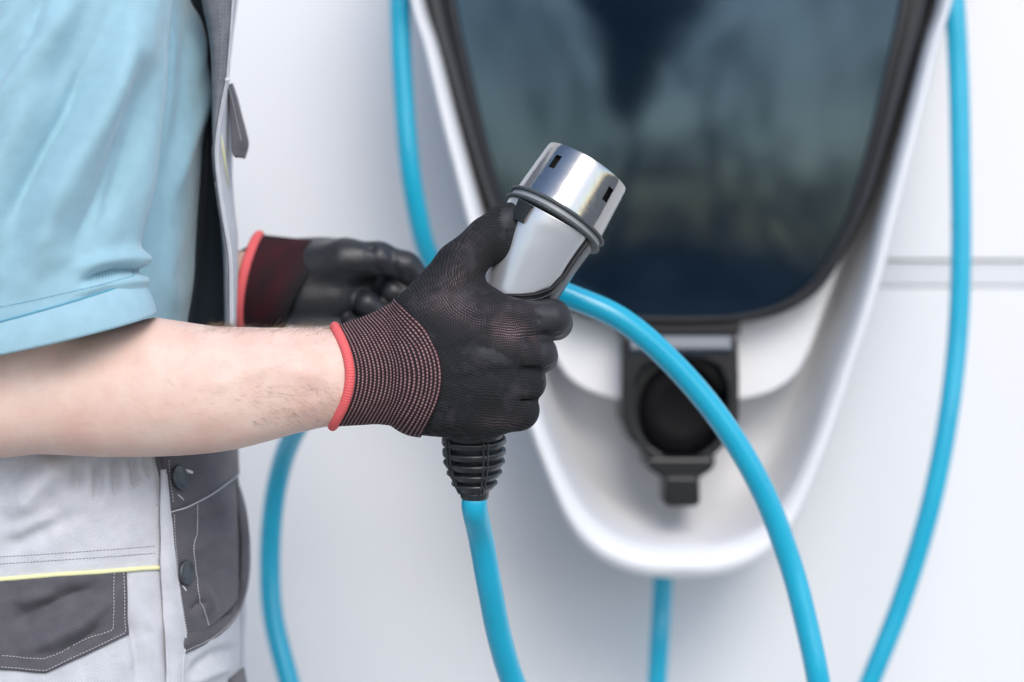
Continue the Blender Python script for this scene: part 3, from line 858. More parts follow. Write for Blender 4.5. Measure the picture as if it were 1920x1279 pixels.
# cuff
def cuff_pt(t_, ph):
    top = np.interp(t_, [0, .25, .5, .75, 1], [613, 604, 594, 580, 563]); bot = np.interp(t_, [0, .25, .5, .75, 1], [797, 795, 793, 795, 804])
    cy, hh = (top + bot) / 2, (bot - top) / 2
    hd = np.interp(t_, [0, .4, .7, 1], [63, 62, 70, 80]); cd = np.interp(t_, [0, 1], [-56, -62])
    c_, s_ = math.cos(ph), math.sin(ph)
    xe = np.interp(t_, [0, 1], [632, 748]) + (1 - c_) / 2 * np.interp(t_, [0, 1], [-4, 44])
    x_ = xe + np.interp(t_, [0, 1], [34, 62]) * s_ * s_
    wr = 1.1 * math.sin(ph * 9 + 3 * t_) * math.exp(-((t_ - .45) / .3) ** 2)
    return np.array([x_, cy - (hh + wr) * c_, cd - (hd + wr) * s_])
NT_, NP_ = 60, 120
C = np.array([[cuff_pt(i / (NT_ - 1), 2 * np.pi * j / NP_) for j in range(NP_)] for i in range(NT_)])
for it in range(8):       # let the far end lie on the glove
    f0 = samp(HANDF, C)
    e = 1.5
    g = np.stack([samp(HANDF, C + np.array(v_) * e) - samp(HANDF, C - np.array(v_) * e) for v_ in ((1, 0, 0), (0, 1, 0), (0, 0, 1))], -1)
    g /= (np.linalg.norm(g, axis=-1, keepdims=True) + 1e-6)
    tt_ = np.linspace(0, 1, NT_)[:, None]
    want = 2.5
    inside = np.clip((C[..., 0] - 715) / 50, 0, 1)
    pull = np.where(f0 < want, want - f0, np.where(f0 < 12, (want - f0) * np.clip((tt_ - 0.9) / 0.1, 0, 1), 0))
    C = C + (g * (pull * inside * 0.7)[..., None])
    C[1:-1] = C[1:-1] * 0.4 + 0.15 * (C[:-2] + C[2:] + np.roll(C, 1, 1)[1:-1] + np.roll(C, -1, 1)[1:-1])
UVc = np.array([[(i / (NT_ - 1) * 180.0, 2 * math.pi * j / NP_ * 88) for j in range(NP_ + 1)] for i in range(NT_)])
Cc = np.concatenate([C, C[:, :1]], 1)
cuf = mesh_obj('cuff', F0.w(Cc[..., 0], Cc[..., 1], Cc[..., 2]).reshape(-1, 3), [tuple(f)[::-1] for f in grid_faces(NT_, NP_ + 1)], M['cuff'], GL, uv=UVc.reshape(-1, 2), solid=-1.5 * S)
tp = np.array([F0.w(*cuff_pt(0.0, a)) for a in np.linspace(0, 2 * np.pi, 90)])
tube('cuff_hem', tp, 9.5 * S, M['coral'], GL, 12, caps=False)

# ---- left glove (far hand), palm towards the camera
H = 4.0
X, Y, Z = mgrid((440, 420, -120), (860, 720, 170), H)
f = limb(X, Y, Z, [(470, 525, 0, 70), (540, 530, 0, 74)], 20)
f = ellipsoid(X, Y, Z, (520, 530, 8), (110, 80, 50))
f = smin(f, ellipsoid(X, Y, Z, (620, 528, 15), (100, 82, 54)), 30)
f = smin(f, limb(X, Y, Z, [(590, 505, -20, 44), (650, 490, -40, 40), (712, 487, -48, 30), (762, 500, -44, 25), (792, 528, -38, 22)], 14), 22)   # thumb along the top
f = smin(f, limb(X, Y, Z, [(580, 560, -22, 38), (630, 560, -22, 36)], 14), 24)
fl = [[(690, 490, 40, 34), (770, 520, 50, 29), (800, 560, 20, 25), (772, 560, -18, 24), (738, 548, -30, 22)],
      [(680, 530, 45, 33), (765, 575, 50, 29), (775, 620, 15, 25), (730, 600, -22, 25), (690, 570, -36, 24)],
      [(670, 565, 45, 32), (740, 620, 50, 28), (740, 660, 15, 24), (695, 640, -38, 32), (662, 612, -34, 22)],
      [(655, 595, 40, 30), (710, 655, 45, 26), (700, 690, 12, 22), (665, 672, -18, 22), (640, 650, -28, 20)]]
g = None
for c_ in fl:
    l_ = limb(X, Y, Z, c_, 8); g = l_ if g is None else smin(g, l_, 5)
f = smin(f, g, 9)
for (p, q_, dep, w_) in [((702, 470, -70), (716, 520, -70), 5, 7), ((735, 475, -66), (748, 520, -66), 5, 7), ((765, 490, -60), (772, 530, -60), 4, 6), ((650, 520, -75), (690, 530, -70), 6, 12)]:
    f = f + dep * np.exp(-(cone(X, Y, Z, p, q_, 0, 0) / w_) ** 2)
Vp, Q = surface_nets(f, np.array([440, 420, -120.0]), H)
GF = mesh_obj('glove', FL.w(*Vp.T), Q, M['nitrile'], PE)
tag(GF, label='black coated work glove on the far hand, fingers curled round the cable')
GF.modifiers.new('smooth', 'SMOOTH').iterations = 3
# its cuff, pulled over the wrist
def fcuff(t_, ph):
    c_, s_ = math.cos(ph), math.sin(ph)
    top = np.interp(t_, [0, .3, .55, .8, 1], [441, 446, 450, 450, 452]); bot = np.interp(t_, [0, 1], [612, 618])
    cy, hh = (top + bot) / 2, (bot - top) / 2
    x_ = np.interp(t_, [0, 1], [486, 634]) - (1 - c_) / 2 * np.interp(t_, [0, 1], [36, 100]) + np.interp(t_, [0, 1], [-6, -12]) * s_ * s_
    return np.array([x_, cy - hh * c_, 4 - np.interp(t_, [0, 1], [72, 70]) * s_])
V = np.array([[FL.w(*fcuff(i / 23, 2 * np.pi * j / 60)) for j in range(60)] for i in range(24)]).reshape(-1, 3)
mesh_obj('cuff', V, [tuple(q)[::-1] for q in grid_faces(24, 60, True)], M['cuff_far'], GF, uv=np.array([[(i / 23, j / 30) for j in range(60)] for i in range(24)]).reshape(-1, 2), solid=-0.0008)
tube('cuff_hem', [FL.w(*fcuff(0, a)) for a in np.linspace(0, 2 * np.pi, 60)], 9.5 * FL.q, M['coral'], GF, 12, caps=False)

# ---- body: one skin surface, arms joined through the shoulders
Hh = 0.0021
X, Y, Z = mgrid((-0.56, -0.115, -0.14), (-0.10, 0.45, 0.32), 0.0034)
def forearm(X, Y, Z):
    px = X / FA.q + 960; py = 639.5 - Z / FA.q; d = (Y - FA.y0) / FA.q
    xs = [-70, 0, 100, 200, 290, 340, 400, 450, 500, 560, 610, 650, 700]
    top = [690, 668, 640, 615, 594, 602, 611, 613, 614, 613, 613, 616, 622]
    bot = [835, 848, 853, 858, 857, 855, 850, 842, 829, 812, 801, 796, 790]
    wd = [70, 82, 92, 96, 94, 91, 86, 81, 76, 70, 65, 62, 60]
    tp_ = np.interp(px, xs, top).astype(np.float32); bt_ = np.interp(px, xs, bot).astype(np.float32)
    w_ = np.interp(px, xs, wd).astype(np.float32)
    cy, hh = (tp_ + bt_) / 2, (bt_ - tp_) / 2
    r_ = np.sqrt(((py - cy) / hh) ** 2 + (d / w_) ** 2)
    e = (r_ - 1) * np.minimum(hh, w_)
    for (a, b, am, sw_) in [((415, 722), (500, 690), 2.2, 12), ((500, 690), (568, 658), 2.6, 10), ((560, 655), (625, 650), 2.2, 9), ((545, 690), (620, 720), 2.2, 14),
                            ((330, 650), (430, 660), 1.8, 20), ((560, 768), (630, 742), 1.8, 10), ((480, 640), (600, 632), -1.4, 9), ((300, 780), (430, 770), 1.6, 26),
                            ((130, 690), (260, 668), -2.0, 18), ((590, 700), (610, 690), 2.5, 10)]:
        ax_, ay_ = a; bx_, by_ = b; L2 = (bx_ - ax_) ** 2 + (by_ - ay_) ** 2
        t_ = np.clip(((px - ax_) * (bx_ - ax_) + (py - ay_) * (by_ - ay_)) / L2, 0, 1)
        dd = (px - ax_ - t_ * (bx_ - ax_)) ** 2 + (py - ay_ - t_ * (by_ - ay_)) ** 2
        e = e - 1.7 * am * np.exp(-dd / sw_ ** 2)
    e = np.maximum(e, np.maximum(-60 - px, px - 700))
    return e * FA.q
f = forearm(X, Y, Z)
el = np.array(FA.w(-10, 757, 0)); sh = np.array(FS.w(90, -120, 40))
f = smin(f, cone(X, Y, Z, el, np.array(FS.w(90, 430, 20)), 0.034, 0.036), 0.016)
f = smin(f, cone(X, Y, Z, np.array(FS.w(90, 430, 20)), sh, 0.036, 0.034), 0.012)
tc = np.array([-0.345, 0.175, 0.0])
f = smin(f, ellipsoid(X, Y, Z, tc + np.array([0, 0, 0.10]), (0.085, 0.12, 0.30)), 0.03)
f = smin(f, cone(X, Y, Z, sh, sh + np.array([0, 0.40, 0]), 0.034, 0.034), 0.03)
lw = np.array(FL.w(470, 527, 4)); le = np.array([-0.36, 0.30, -0.03]); lsx = sh + np.array([0, 0.40, 0])
f = smin(f, cone(X, Y, Z, lsx, le, 0.048, 0.038), 0.015)
f = smin(f, cone(X, Y, Z, le, lw, 0.038, 0.025), 0.012)
f[-1] = 1.0; f[0] = 1; f[:, :, -1] = 1.0; f[:, :, 0] = 1; f[:, 0] = 1; f[:, -1] = 1
V, Q = surface_nets(f, np.array([-0.56, -0.115, -0.14]), 0.0034)
BO = mesh_obj('body', V, Q, M['skin'], PE)
tag(BO, label='fair skin of the bare near forearm')
sm_ = BO.modifiers.new('smooth', 'SMOOTH'); sm_.iterations = 4; sm_.factor = 0.5
del X, Y, Z, f

# arm hair
def bvh_of(V, Q): return BVHTree.FromPolygons([tuple(v) for v in V], [tuple(int(i) for i in q) for q in Q])
bt_body = bvh_of(V, Q)
def cast(bv, px, py):
    d = (at(px, py, 0.0) - CAMP).normalized()
    return bv.ray_cast(CAMP, d)[:2]
hl = []
def hair(p, dirv, L, r_):
    pts = []
    dv = Vector(dirv).normalized(); side = Vector((random.uniform(-1, 1), random.uniform(-1, 1), random.uniform(-1, 1))) * 0.35
    for k in range(5):
        u_ = k / 4; pts.append(np.array(p + dv * (L * u_) + side * (L * u_ * u_ * 0.6)))
    v_, f_, _ = tube_arrays(pts, [r_, r_ * .95, r_ * .8, r_ * .5, r_ * .12], 3, False)
    hl.append((v_, f_))
for _ in range(1100):
    if random.random() < 0.45: px, py = random.uniform(380, 635), 606 + abs(random.gauss(0, 9)) + random.uniform(0, 8)
    elif random.random() < 0.5: px, py = random.uniform(470, 632), random.uniform(720, 800)
    else: px, py = random.uniform(300, 635), random.uniform(615, 800)
    h_, nrm = cast(bt_body, px, py)
    if h_ is None or h_.x < -0.5: continue
    if nrm.dot(CAMP - h_) < 0: nrm = -nrm
    top_ = py < 632
    L = random.uniform(0.004, 0.009) if top_ else random.uniform(0.003, 0.008)
    dv = nrm * (0.5 if top_ else 0.10) + Vector((0.95, 0, 0.15 if top_ else -0.3)) + Vector((random.gauss(0, .3), 0, random.gauss(0, .35)))
    hair(h_ - nrm * 0.0002, dv, L, random.uniform(0.00003, 0.00005))
for _ in range(260):       # the fringe standing out along the upper edge
    px = random.choice([random.uniform(385, 440), random.uniform(500, 640), random.uniform(540, 640)])
    p = FA.w(px, np.interp(px, [340, 400, 450, 560, 650], [602, 611, 613, 613, 616]) + 1.5, random.uniform(-30, 30))
    hair(Vector(p), Vector((0.9 + random.gauss(0, .2), random.gauss(0, .3), 0.45 + random.gauss(0, .25))), random.uniform(0.005, 0.011), random.uniform(0.00004, 0.00008))
V_, F_ = join_arrays(hl)
tag(mesh_obj('arm_hair', V_, F_, M['hair'], PE), kind='stuff')

# ---- polo shirt: torso
def seglen(px, py, a, b):
    ax_, ay_ = a; bx_, by_ = b; L2 = (bx_ - ax_) ** 2 + (by_ - ay_) ** 2
    t_ = np.clip(((px - ax_) * (bx_ - ax_) + (py - ay_) * (by_ - ay_)) / L2, 0, 1)
    dx_, dy_ = px - ax_ - t_ * (bx_ - ax_), py - ay_ - t_ * (by_ - ay_)
    sg = np.sign((bx_ - ax_) * dy_ - (by_ - ay_) * dx_)
    return np.hypot(dx_, dy_), sg
def ridges(px, py, lst):
    z = np.zeros_like(px)
    for pts, am, w_ in lst:
        D = None; A = 0.0; tot = sum(math.dist(a, b) for a, b in zip(pts[:-1], pts[1:])); run = 0.0
        for a, b in zip(pts[:-1], pts[1:]):
            d_, _ = seglen(px, py, a, b)
            l_ = math.dist(a, b)
            al = run + np.clip(((px - a[0]) * (b[0] - a[0]) + (py - a[1]) * (b[1] - a[1])) / l_, 0, l_); run += l_
            if D is None: D, A = d_, al
            else: A = np.where(d_ < D, al, A); D = np.minimum(D, d_)
        e = np.clip(np.minimum(A, tot - A) / (0.3 * tot), 0, 1)
        z = z + am * np.exp(-(D / w_) ** 2) * e * e * (3 - 2 * e) * 1.1
    return z
def torso_loft(rows, front, back, yc, dep, nexp, disp, n=200, frame=FT):
    th = np.linspace(0, 2 * np.pi, n, endpoint=False)
    V = []; UV = []
    for py in rows:
        xf = front(py); xb = back(py); cx = (xf + xb) / 2; a = (xf - xb) / 2
        c_, s_ = np.cos(th), np.sin(th)
        x_ = cx + a * np.sign(c_) * np.abs(c_) ** (2 / nexp)
        d_ = -dep(py) * np.sign(s_) * np.abs(s_) ** (2 / nexp)
        P = frame.w(x_, np.full(n, py), d_ + yc)
        # apparent pixel position for folds
        pxa = 960 + P[:, 0] / (S * (DIST + P[:, 1]) / DIST); pya = 639.5 - P[:, 2] / (S * (DIST + P[:, 1]) / DIST)
        nr = np.stack([c_ / a, -s_ / dep(py)], 1); nr /= np.linalg.norm(nr, axis=1)[:, None]
        dz = disp(pxa, pya, th) * S
        P[:, 0] += nr[:, 0] * dz; P[:, 1] += nr[:, 1] * dz
        V.append(P)
        arc = np.r_[0, np.cumsum(np.hypot(np.diff(x_), np.diff(d_)))]
        UV.append(np.stack([arc, np.full(n, -py)], 1))
    return np.vstack(V), [tuple(f) for f in grid_faces(len(rows), n, True)], np.vstack(UV)
shirt_front = lambda py: sinterp(py, [(-300, 330), (-100, 360), (0, 372), (60, 387), (120, 398), (200, 402), (300, 399), (400, 391), (500, 383), (560, 376), (605, 369), (700, 360), (1000, 350)])
def shirt_disp(px, py, th):
    z = ridges(px, py, [([(322, -40), (316, 60), (310, 150), (300, 300), (285, 440)], -12, 16), ([(350, -40), (352, 60), (340, 200), (318, 330), (300, 470)], -7, 12),
                        ([(396, 110), (380, 200), (350, 290), (325, 390)], 8, 13), ([(400, 200), (385, 330), (360, 470), (330, 560)], -4, 20),
                        ([(372, -30), (380, 70), (372, 170)], 5, 9), ([(330, 420), (318, 520), (330, 600)], 5, 16)])
    return 1.4 * z + 1.5 * np.sin(py * 0.021 + px * 0.03)
rows = np.linspace(-260, 800, 220)
V, Fc, UV = torso_loft(rows, shirt_front, lambda p: -330.0, 0.0, lambda p: 385.0, 3.2, shirt_disp, 420)
SH = mesh_obj('polo_shirt', V, Fc, M['shirt'], PE, uv=UV)
tag(SH, label='pale blue polo shirt')

# sleeve
def sleeve_pt(s_, th, inset=0.0):
    c_, sn = math.cos(th), math.sin(th)
    yc = -240 + (587 + 240) * s_                # centre row
    xr = np.interp(yc, [-240, 0, 100, 240, 330, 430, 500, 587], [335, 326, 315, 300, 291, 277, 266, 272])
    xl = np.interp(yc, [-240, 0, 587], [-110, -120, -112])
    sl_ = s_ ** 2
    x_ = (xr + xl) / 2 + ((xr - xl) / 2 - inset) * c_
    y_ = yc + sl_ * (-45 * c_ + 20 * sn)
    d_ = -(140 - inset) * sn
    return x_, y_, d_
def sleeve_fold(px, py):
    # folds run from lower left to upper right and fan out from the shoulder
    ox, oy = 430.0, -430.0
    ang = np.degrees(np.arctan2(px - ox, py - oy))           # 0 = straight down
    rr = np.hypot(px - ox, py - oy)
    a_ = ang + 2.2 * np.sin(rr * 0.006)
    amp = np.clip((rr - 150) / 500, 0.35, 1.0)
    fade = 1 / (1 + np.exp((py - 548 + 0.25 * px) / 18.0 * 1.0 - 3.2))
    z = 5.0 * np.sin(a_ * 0.62 + 0.6) + 3.0 * np.sin(a_ * 1.25 + 2.0) 
    z = z + ridges(px, py, [([(-60, 235), (0, 134), (77, 20), (120, -60)], 20, 24), ([(-60, 370), (0, 255), (67, 161), (134, 50), (175, -60)], 50, 34),
                         ([(-30, 540), (7, 420), (50, 302), (100, 200), (140, 130)], 34, 32), ([(70, 540), (108, 430), (151, 336), (208, 218), (255, 101), (300, -60)], 54, 36),
                         ([(200, 470), (232, 360), (262, 250), (285, 100)], -22, 18), ([(262, 470), (285, 330), (302, 200), (315, 60)], 13, 15), ([(-40, 300), (20, 200), (90, 90), (130, -60)], -14, 12), ([(20, 470), (90, 330), (150, 220), (200, 80)], -18, 13), ([(150, 500), (205, 360), (250, 200), (275, 60)], -14, 12), ([(0, 560), (60, 500), (150, 430)], 8, 22)])
    z = z * amp * fade
    z += ridges(px, py, [([(165, 540), (200, 519), (235, 509), (330, 506)], -26, 6.5), ([(150, 515), (205, 494), (250, 484), (340, 484)], 17, 15), ([(150, 560), (210, 537), (300, 520)], 9, 9),
                         ([(40, 560), (110, 500), (180, 470)], 5, 18)])
    return z
th = np.linspace(0, 2 * np.pi, 260, endpoint=False)
def sleeve_rows(ss, off=0.0, inset=0.0, fold=True):
    V = []; UV = []
    for s_ in ss:
        for a in th:
            x_, y_, d_ = sleeve_pt(s_, a, inset)
            nrm = np.array([math.cos(a) / 200, 0, -math.sin(a) / 140]); nrm /= np.linalg.norm(nrm)
            z = (float(sleeve_fold(np.float64(x_), np.float64(y_))) if (fold and d_ < 60) else 0.0) * min(1.0, max(0.0, (60 - d_) / 60)) + off
            V.append(FS.w(x_ + nrm[0] * z, y_, d_ + nrm[2] * z)); UV.append((a * 170, -y_))
    return np.array(V), np.array(UV)
ss = np.linspace(0, 1.0, 150)
V, UV = sleeve_rows(ss)
SLV = mesh_obj('sleeve', V, [tuple(f) for f in grid_faces(len(ss), len(th), True)], M['shirt'], SH, uv=UV, solid=-0.0012)
# hem band
def hem_pt(s_, a):
    x_, y_, d_ = sleeve_pt(0.985, a)
    c_, sn = math.cos(a), math.sin(a)
    nrm = np.array([c_ / 200, 0, -sn / 140]); nrm /= np.linalg.norm(nrm)
    x2 = 80 + 207 * c_; y2 = 635 - 45 * c_ + 20 * sn; d2 = -146 * sn
    x0 = 73 + 186 * c_; y0 = 574 - 52 * c_ + 20 * sn; d0 = -141 * sn
    bul = 4 * math.sin(math.pi * s_)
    return (x0 + (x2 - x0) * s_ + nrm[0] * (bul + 2), y0 + (y2 - y0) * s_, d0 + (d2 - d0) * s_ + nrm[2] * (bul + 2))
V = np.array([[FS.w(*hem_pt(s_, a)) for a in th] for s_ in np.linspace(0, 1, 12)]).reshape(-1, 3)
UV = np.array([[(a * 170, -60 * s_) for a in th] for s_ in np.linspace(0, 1, 12)]).reshape(-1, 2)
HEM = mesh_obj('sleeve_hem', V, [tuple(f) for f in grid_faces(12, len(th), True)], M['shirt_knit'], SH, uv=UV, solid=0.0016)
def stitches(name, pts, mt, parent, lift=0.0004, L=4.2, gap=2.2, w_=0.75, q=S):
    P = np.asarray(pts); D = np.r_[0, np.cumsum(np.linalg.norm(np.diff(P, axis=0), axis=1))]
    out = []; s_ = 0
    L *= q; gap *= q; w_ *= q
    while s_ + L < D[-1]:
        a = np.array([np.interp(s_, D, P[:, k]) for k in range(3)]); b = np.array([np.interp(s_ + L, D, P[:, k]) for k in range(3)])
        j = rng.normal(0, 0.25 * w_, 3); ax_ = (b - a) / 2; t_ = ax_ / np.linalg.norm(ax_)
        u1 = np.cross(t_, (0, 1, 0)); u1 /= np.linalg.norm(u1) + 1e-9; u2 = np.cross(t_, u1)
        m_ = (a + b) / 2 + j; ends = 0.55
        V = [a + u1 * w_ * ends, a + u2 * w_ * ends, a - u1 * w_ * ends, a - u2 * w_ * ends, m_ + u1 * w_, m_ + u2 * w_, m_ - u1 * w_, m_ - u2 * w_, b + u1 * w_ * ends, b + u2 * w_ * ends, b - u1 * w_ * ends, b - u2 * w_ * ends]
        F = [(k, (k + 1) % 4, 4 + (k + 1) % 4, 4 + k) for k in range(4)] + [(4 + k, 4 + (k + 1) % 4, 8 + (k + 1) % 4, 8 + k) for k in range(4)] + [(3, 2, 1, 0), (8, 9, 10, 11)]
        out.append((np.array(V), F)); s_ += L + gap
    if not out: return None
    V, F = join_arrays(out)
    return tag(mesh_obj(name, V, F, mt, parent), kind='stuff')
M['bluethread'] = mat('blue_thread', (0.10, 0.36, 0.50), 0.8)
for s_ in (0.02, ):
    ring = [FS.w(*(np.array(hem_pt(s_, a)) + np.array([3 * math.cos(a), -2, -5 * math.sin(a)]))) for a in np.linspace(0, 2 * np.pi, 200)]
    tube('hem_seam', ring, 1.6 * S, M['bluethread'], SH, 6, caps=False)
ring = []
for a in np.linspace(-0.2, math.pi + 0.2, 160):
    x_, y_, d_ = sleeve_pt(0.955, a); z = float(sleeve_fold(np.float64(x_), np.float64(y_))) + 1.0
    ring.append(FS.w(x_ + math.cos(a) * z, y_, d_ - math.sin(a) * z))
stitches('hem_stitching', ring, M['bluethread'], SH, L=3.6, gap=2.4, w_=0.9)

# ---- overalls
OV_ROWS = np.linspace(660, 1620, 220)
ov_front = lambda py: sinterp(py, [(500, 428), (600, 430), (700, 428), (845, 428), (890, 434), (930, 440), (1000, 446), (1060, 450), (1110, 452), (1160, 452), (1279, 452), (1400, 456), (1700, 450)])
def ov_disp(px, py, th):
    z = ridges(px, py, [([(150, 850), (140, 930)], -7, 9), ([(185, 850), (182, 950)], -8, 8), ([(215, 850), (222, 935)], -9, 8), ([(245, 850), (262, 920)], -9, 8), ([(268, 850), (285, 900)], -6, 6),
                        ([(120, 850), (20, 980)], 12, 26), ([(60, 850), (-20, 940)], -6, 18), ([(0, 1040), (90, 990), (180, 950)], -4, 16), ([(0, 1010), (120, 960)], 5, 14),
                        ([(0, 1180), (120, 1120), (200, 1095)], -9, 15), ([(30, 1230), (150, 1170), (220, 1110)], 8, 13), ([(90, 1240), (200, 1170)], -6, 10), ([(20, 1130), (110, 1110)], 5, 9),
                        ([(345, 1040), (400, 1010), (440, 1000)], 4, 12), ([(352, 985), (420, 960)], -4, 12), ([(360, 1100), (440, 1050)], -4, 14), ([(365, 1085), (398, 1160)], 4, 11), ([(350, 1150), (380, 1120)], -5, 8),
                        ([(345, 1270), (400, 1225), (450, 1215)], -5, 10), ([(350, 1285), (440, 1245)], 5, 10), ([(250, 1120), (290, 1180), (300, 1290)], 4, 12), ([(245, 1150), (262, 1290)], -5, 8)])
    return 2.0 * z + 2.8 * np.sin(px * 0.045 + 0.02 * py) * np.sin(py * 0.035) + 1.0 * np.sin(px * 0.11 - py * 0.06)
V, Fc, UV = torso_loft(OV_ROWS, ov_front, lambda p: -335.0, 0.0, lambda p: 394.0, 3.1, ov_disp, 420)
OV = mesh_obj('bib_overalls', V, Fc, M['light'], PE, uv=UV)
tag(OV, label='light and dark grey bib overalls with yellow piping')
bt_ov = bvh_of(V, Fc)
def on_ov(px, py, lift):
    h_, nrm = cast(bt_ov, px, py)
    if h_ is None:
        k_ = 0
        while h_ is None and k_ < 60:
            px -= 1.0; k_ += 1; h_, nrm = cast(bt_ov, px, py)
        if h_ is None: return None
    if nrm.dot(CAMP - h_) < 0: nrm = -nrm
    return np.array(h_ + nrm * lift * S)
def path_ov(poly, lift, n=80, smooth=True):
    P = resample(np.array(poly, float), n, smooth)
    out = [on_ov(a, b, lift) for a, b in P]
    return np.array([o for o in out if o is not None])
def patch_ov(name, A, B, lift, mt, n=50, m_=40, thick=2.5, smooth=True, parent=None, bulge=None):
    A = resample(np.array(A, float), n, smooth); B = resample(np.array(B, float), n, smooth)
    V = []; UV = []
    for j in range(n):
        for i in range(m_):
            u_ = i / (m_ - 1); p = A[j] * (1 - u_) + B[j] * u_
            l_ = lift + (bulge(u_, j / (n - 1)) if bulge else 0)
            V.append(on_ov(p[0], p[1], l_)); UV.append((p[0] * 1.0, -p[1]))
    V = np.array(V)
    Fc = [tuple(f) for f in grid_faces(n, m_)]
    nrm = np.cross(V[1] - V[0], V[m_] - V[0])
    if nrm[1] > 0: Fc = [f[::-1] for f in Fc]
    return mesh_obj(name, V, Fc, mt, parent or OV, uv=np.array(UV), solid=thick * S)
# back pocket
patch_ov('back_pocket', [(-160, 1104), (0, 1088), (85, 1083), (160, 1077), (237, 1070)], [(-160, 1240), (0, 1255), (85, 1262), (160, 1228), (239, 1190)], 2.0, M['dark'], 70, 40, smooth=False)
stitches('pocket_stitching', path_ov([(213, 1074), (213, 1130), (211, 1180), (82, 1235), (0, 1228)], 5.0, 120, False), M['thread'], OV)
stitches('pocket_stitching', path_ov([(231, 1074), (233, 1130), (234, 1186), (86, 1257), (0, 1250)], 5.0, 120, False), M['thread'], OV)
tube('piping', path_ov([(-100, 1093), (0, 1086), (100, 1078), (200, 1071), (298, 1064)], 2.5, 60), 4.6 * S, M['yellow'], OV, 10)
for off_ in (0, 13):
    stitches('seam_stitching', path_ov([(-40, 1060 - off_), (100, 1051 - off_), (200, 1044 - off_), (292, 1037 - off_)], 1.0, 80), M['greythread'], OV, L=4.5, gap=2.0, w_=0.8)
# dark hip panel with waistband above it
patch_ov('hip_panel', [(284, 835), (300, 905), (312, 962), (320, 1020), (328, 1080), (336, 1140), (345, 1206)], [(440, 835), (437, 900), (440, 960), (442, 1030), (442, 1080), (439, 1125), (390, 1175)], 3.5, M['dark'], 80, 50)
patch_ov('pocket_gap_shade', [(428, 900), (428, 1000), (428, 1080), (400, 1165)], [(444, 890), (450, 960), (452, 1050), (444, 1145)], 1.0, M['navy'], 50, 12, thick=1)  # navy strip painting the shade between hip panel and pocket edge
patch_ov('waistband', [(296, 835), (302, 880), (310, 930), (316, 958)], [(440, 835), (440, 850), (441, 870), (442, 890)], 5.0, M['dark'], 40, 46, thick=3)
tube('waist_seam', path_ov([(316, 960), (345, 951), (380, 934), (410, 915), (441, 891)], 7.5, 60), 1.1 * S, M['thread'], OV, 8)
stitches('seam_stitching', path_ov([(311, 862), (313, 890), (320, 945)], 9.0, 60), M['thread'], OV)
stitches('seam_stitching', path_ov([(363, 947), (363, 1000), (358, 1030), (364, 1090), (376, 1135), (385, 1178)], 9.0, 90), M['thread'], OV, L=5.5, gap=0.8, w_=0.8)
# light placket strip beside the panel
patch_ov('placket', [(300, 880), (299, 930), (299, 1060), (303, 1160), (309, 1300)], [(304, 880), (314, 960), (326, 1060), (341, 1180), (336, 1300)], 5.0, M['light'], 80, 14, thick=4, bulge=lambda u_, v_: 4 * math.sin(math.pi * u_))
tube('placket_edge', path_ov([(307, 890), (312, 950), (319, 1000), (323, 1060), (334, 1130), (342, 1190), (340, 1225), (335, 1300)], 8.5, 100), 2.4 * S, M['light'], OV, 8)
stitches('seam_stitching', path_ov([(322, 965), (327, 1030), (332, 1090), (343, 1160), (350, 1215)], 6.5, 90), M['thread'], OV, L=4, gap=1.6, w_=0.8)
stitches('seam_stitching', path_ov([(297, 905), (297, 1060), (305, 1180), (312, 1300)], 5.5, 120), M['greythread'], OV, L=4.5, gap=2.0, w_=0.7)
stitches('seam_stitching', path_ov([(284, 858), (290, 890), (294, 950)], 4.5, 60), M['greythread'], OV, L=4.5, gap=2.0, w_=0.7)
# curved front pocket edge: a fold of dark cloth standing off the hip
inner = resample(np.array([(346, 1190), (395, 1166), (430, 1138), (449, 1100), (453, 1040), (450, 980), (446, 930), (438, 888)], float), 70)
outer = resample(np.array([(347, 1226), (400, 1200), (440, 1163), (463, 1112), (470, 1050), (466, 980), (456, 930), (440, 888)], float), 70)
V = []; UV = []
for j in range(70):
    v_ = j / 69
    base_ = on_ov(min(inner[j][0], 440), inner[j][1], 4)
    yb = base_[1] + 0.002 + 0.016 * v_
    for i in range(9):
        u_ = i / 8; p = inner[j] * (1 - u_) + outer[j] * u_
        q_ = at(p[0], p[1], yb - 0.004 * math.sin(math.pi * u_) - 0.004 * (1 - v_) + 0.02 * u_ * v_)
        V.append(np.array(q_)); UV.append((p[0], -p[1]))
mesh_obj('pocket_edge', V, [tuple(f)[::-1] for f in grid_faces(70, 9)], M['dark'], OV, uv=np.array(UV), solid=0.003)
pe_st = []
for j in range(0, 46):
    p = inner[j] * 0.12 + outer[j] * 0.88; v_ = j / 69; base_ = on_ov(min(inner[j][0], 440), inner[j][1], 4)
    pe_st.append(np.array(at(p[0], p[1], base_[1] - 0.0065 + 0.016 * v_)))
stitches('seam_stitching', pe_st, M['thread'], OV)
patch_ov('thigh_pocket', [(425, 1275), (432, 1300), (430, 1400)], [(453, 1252), (460, 1300), (455, 1400)], 3.0, M['dark'], 20, 10)
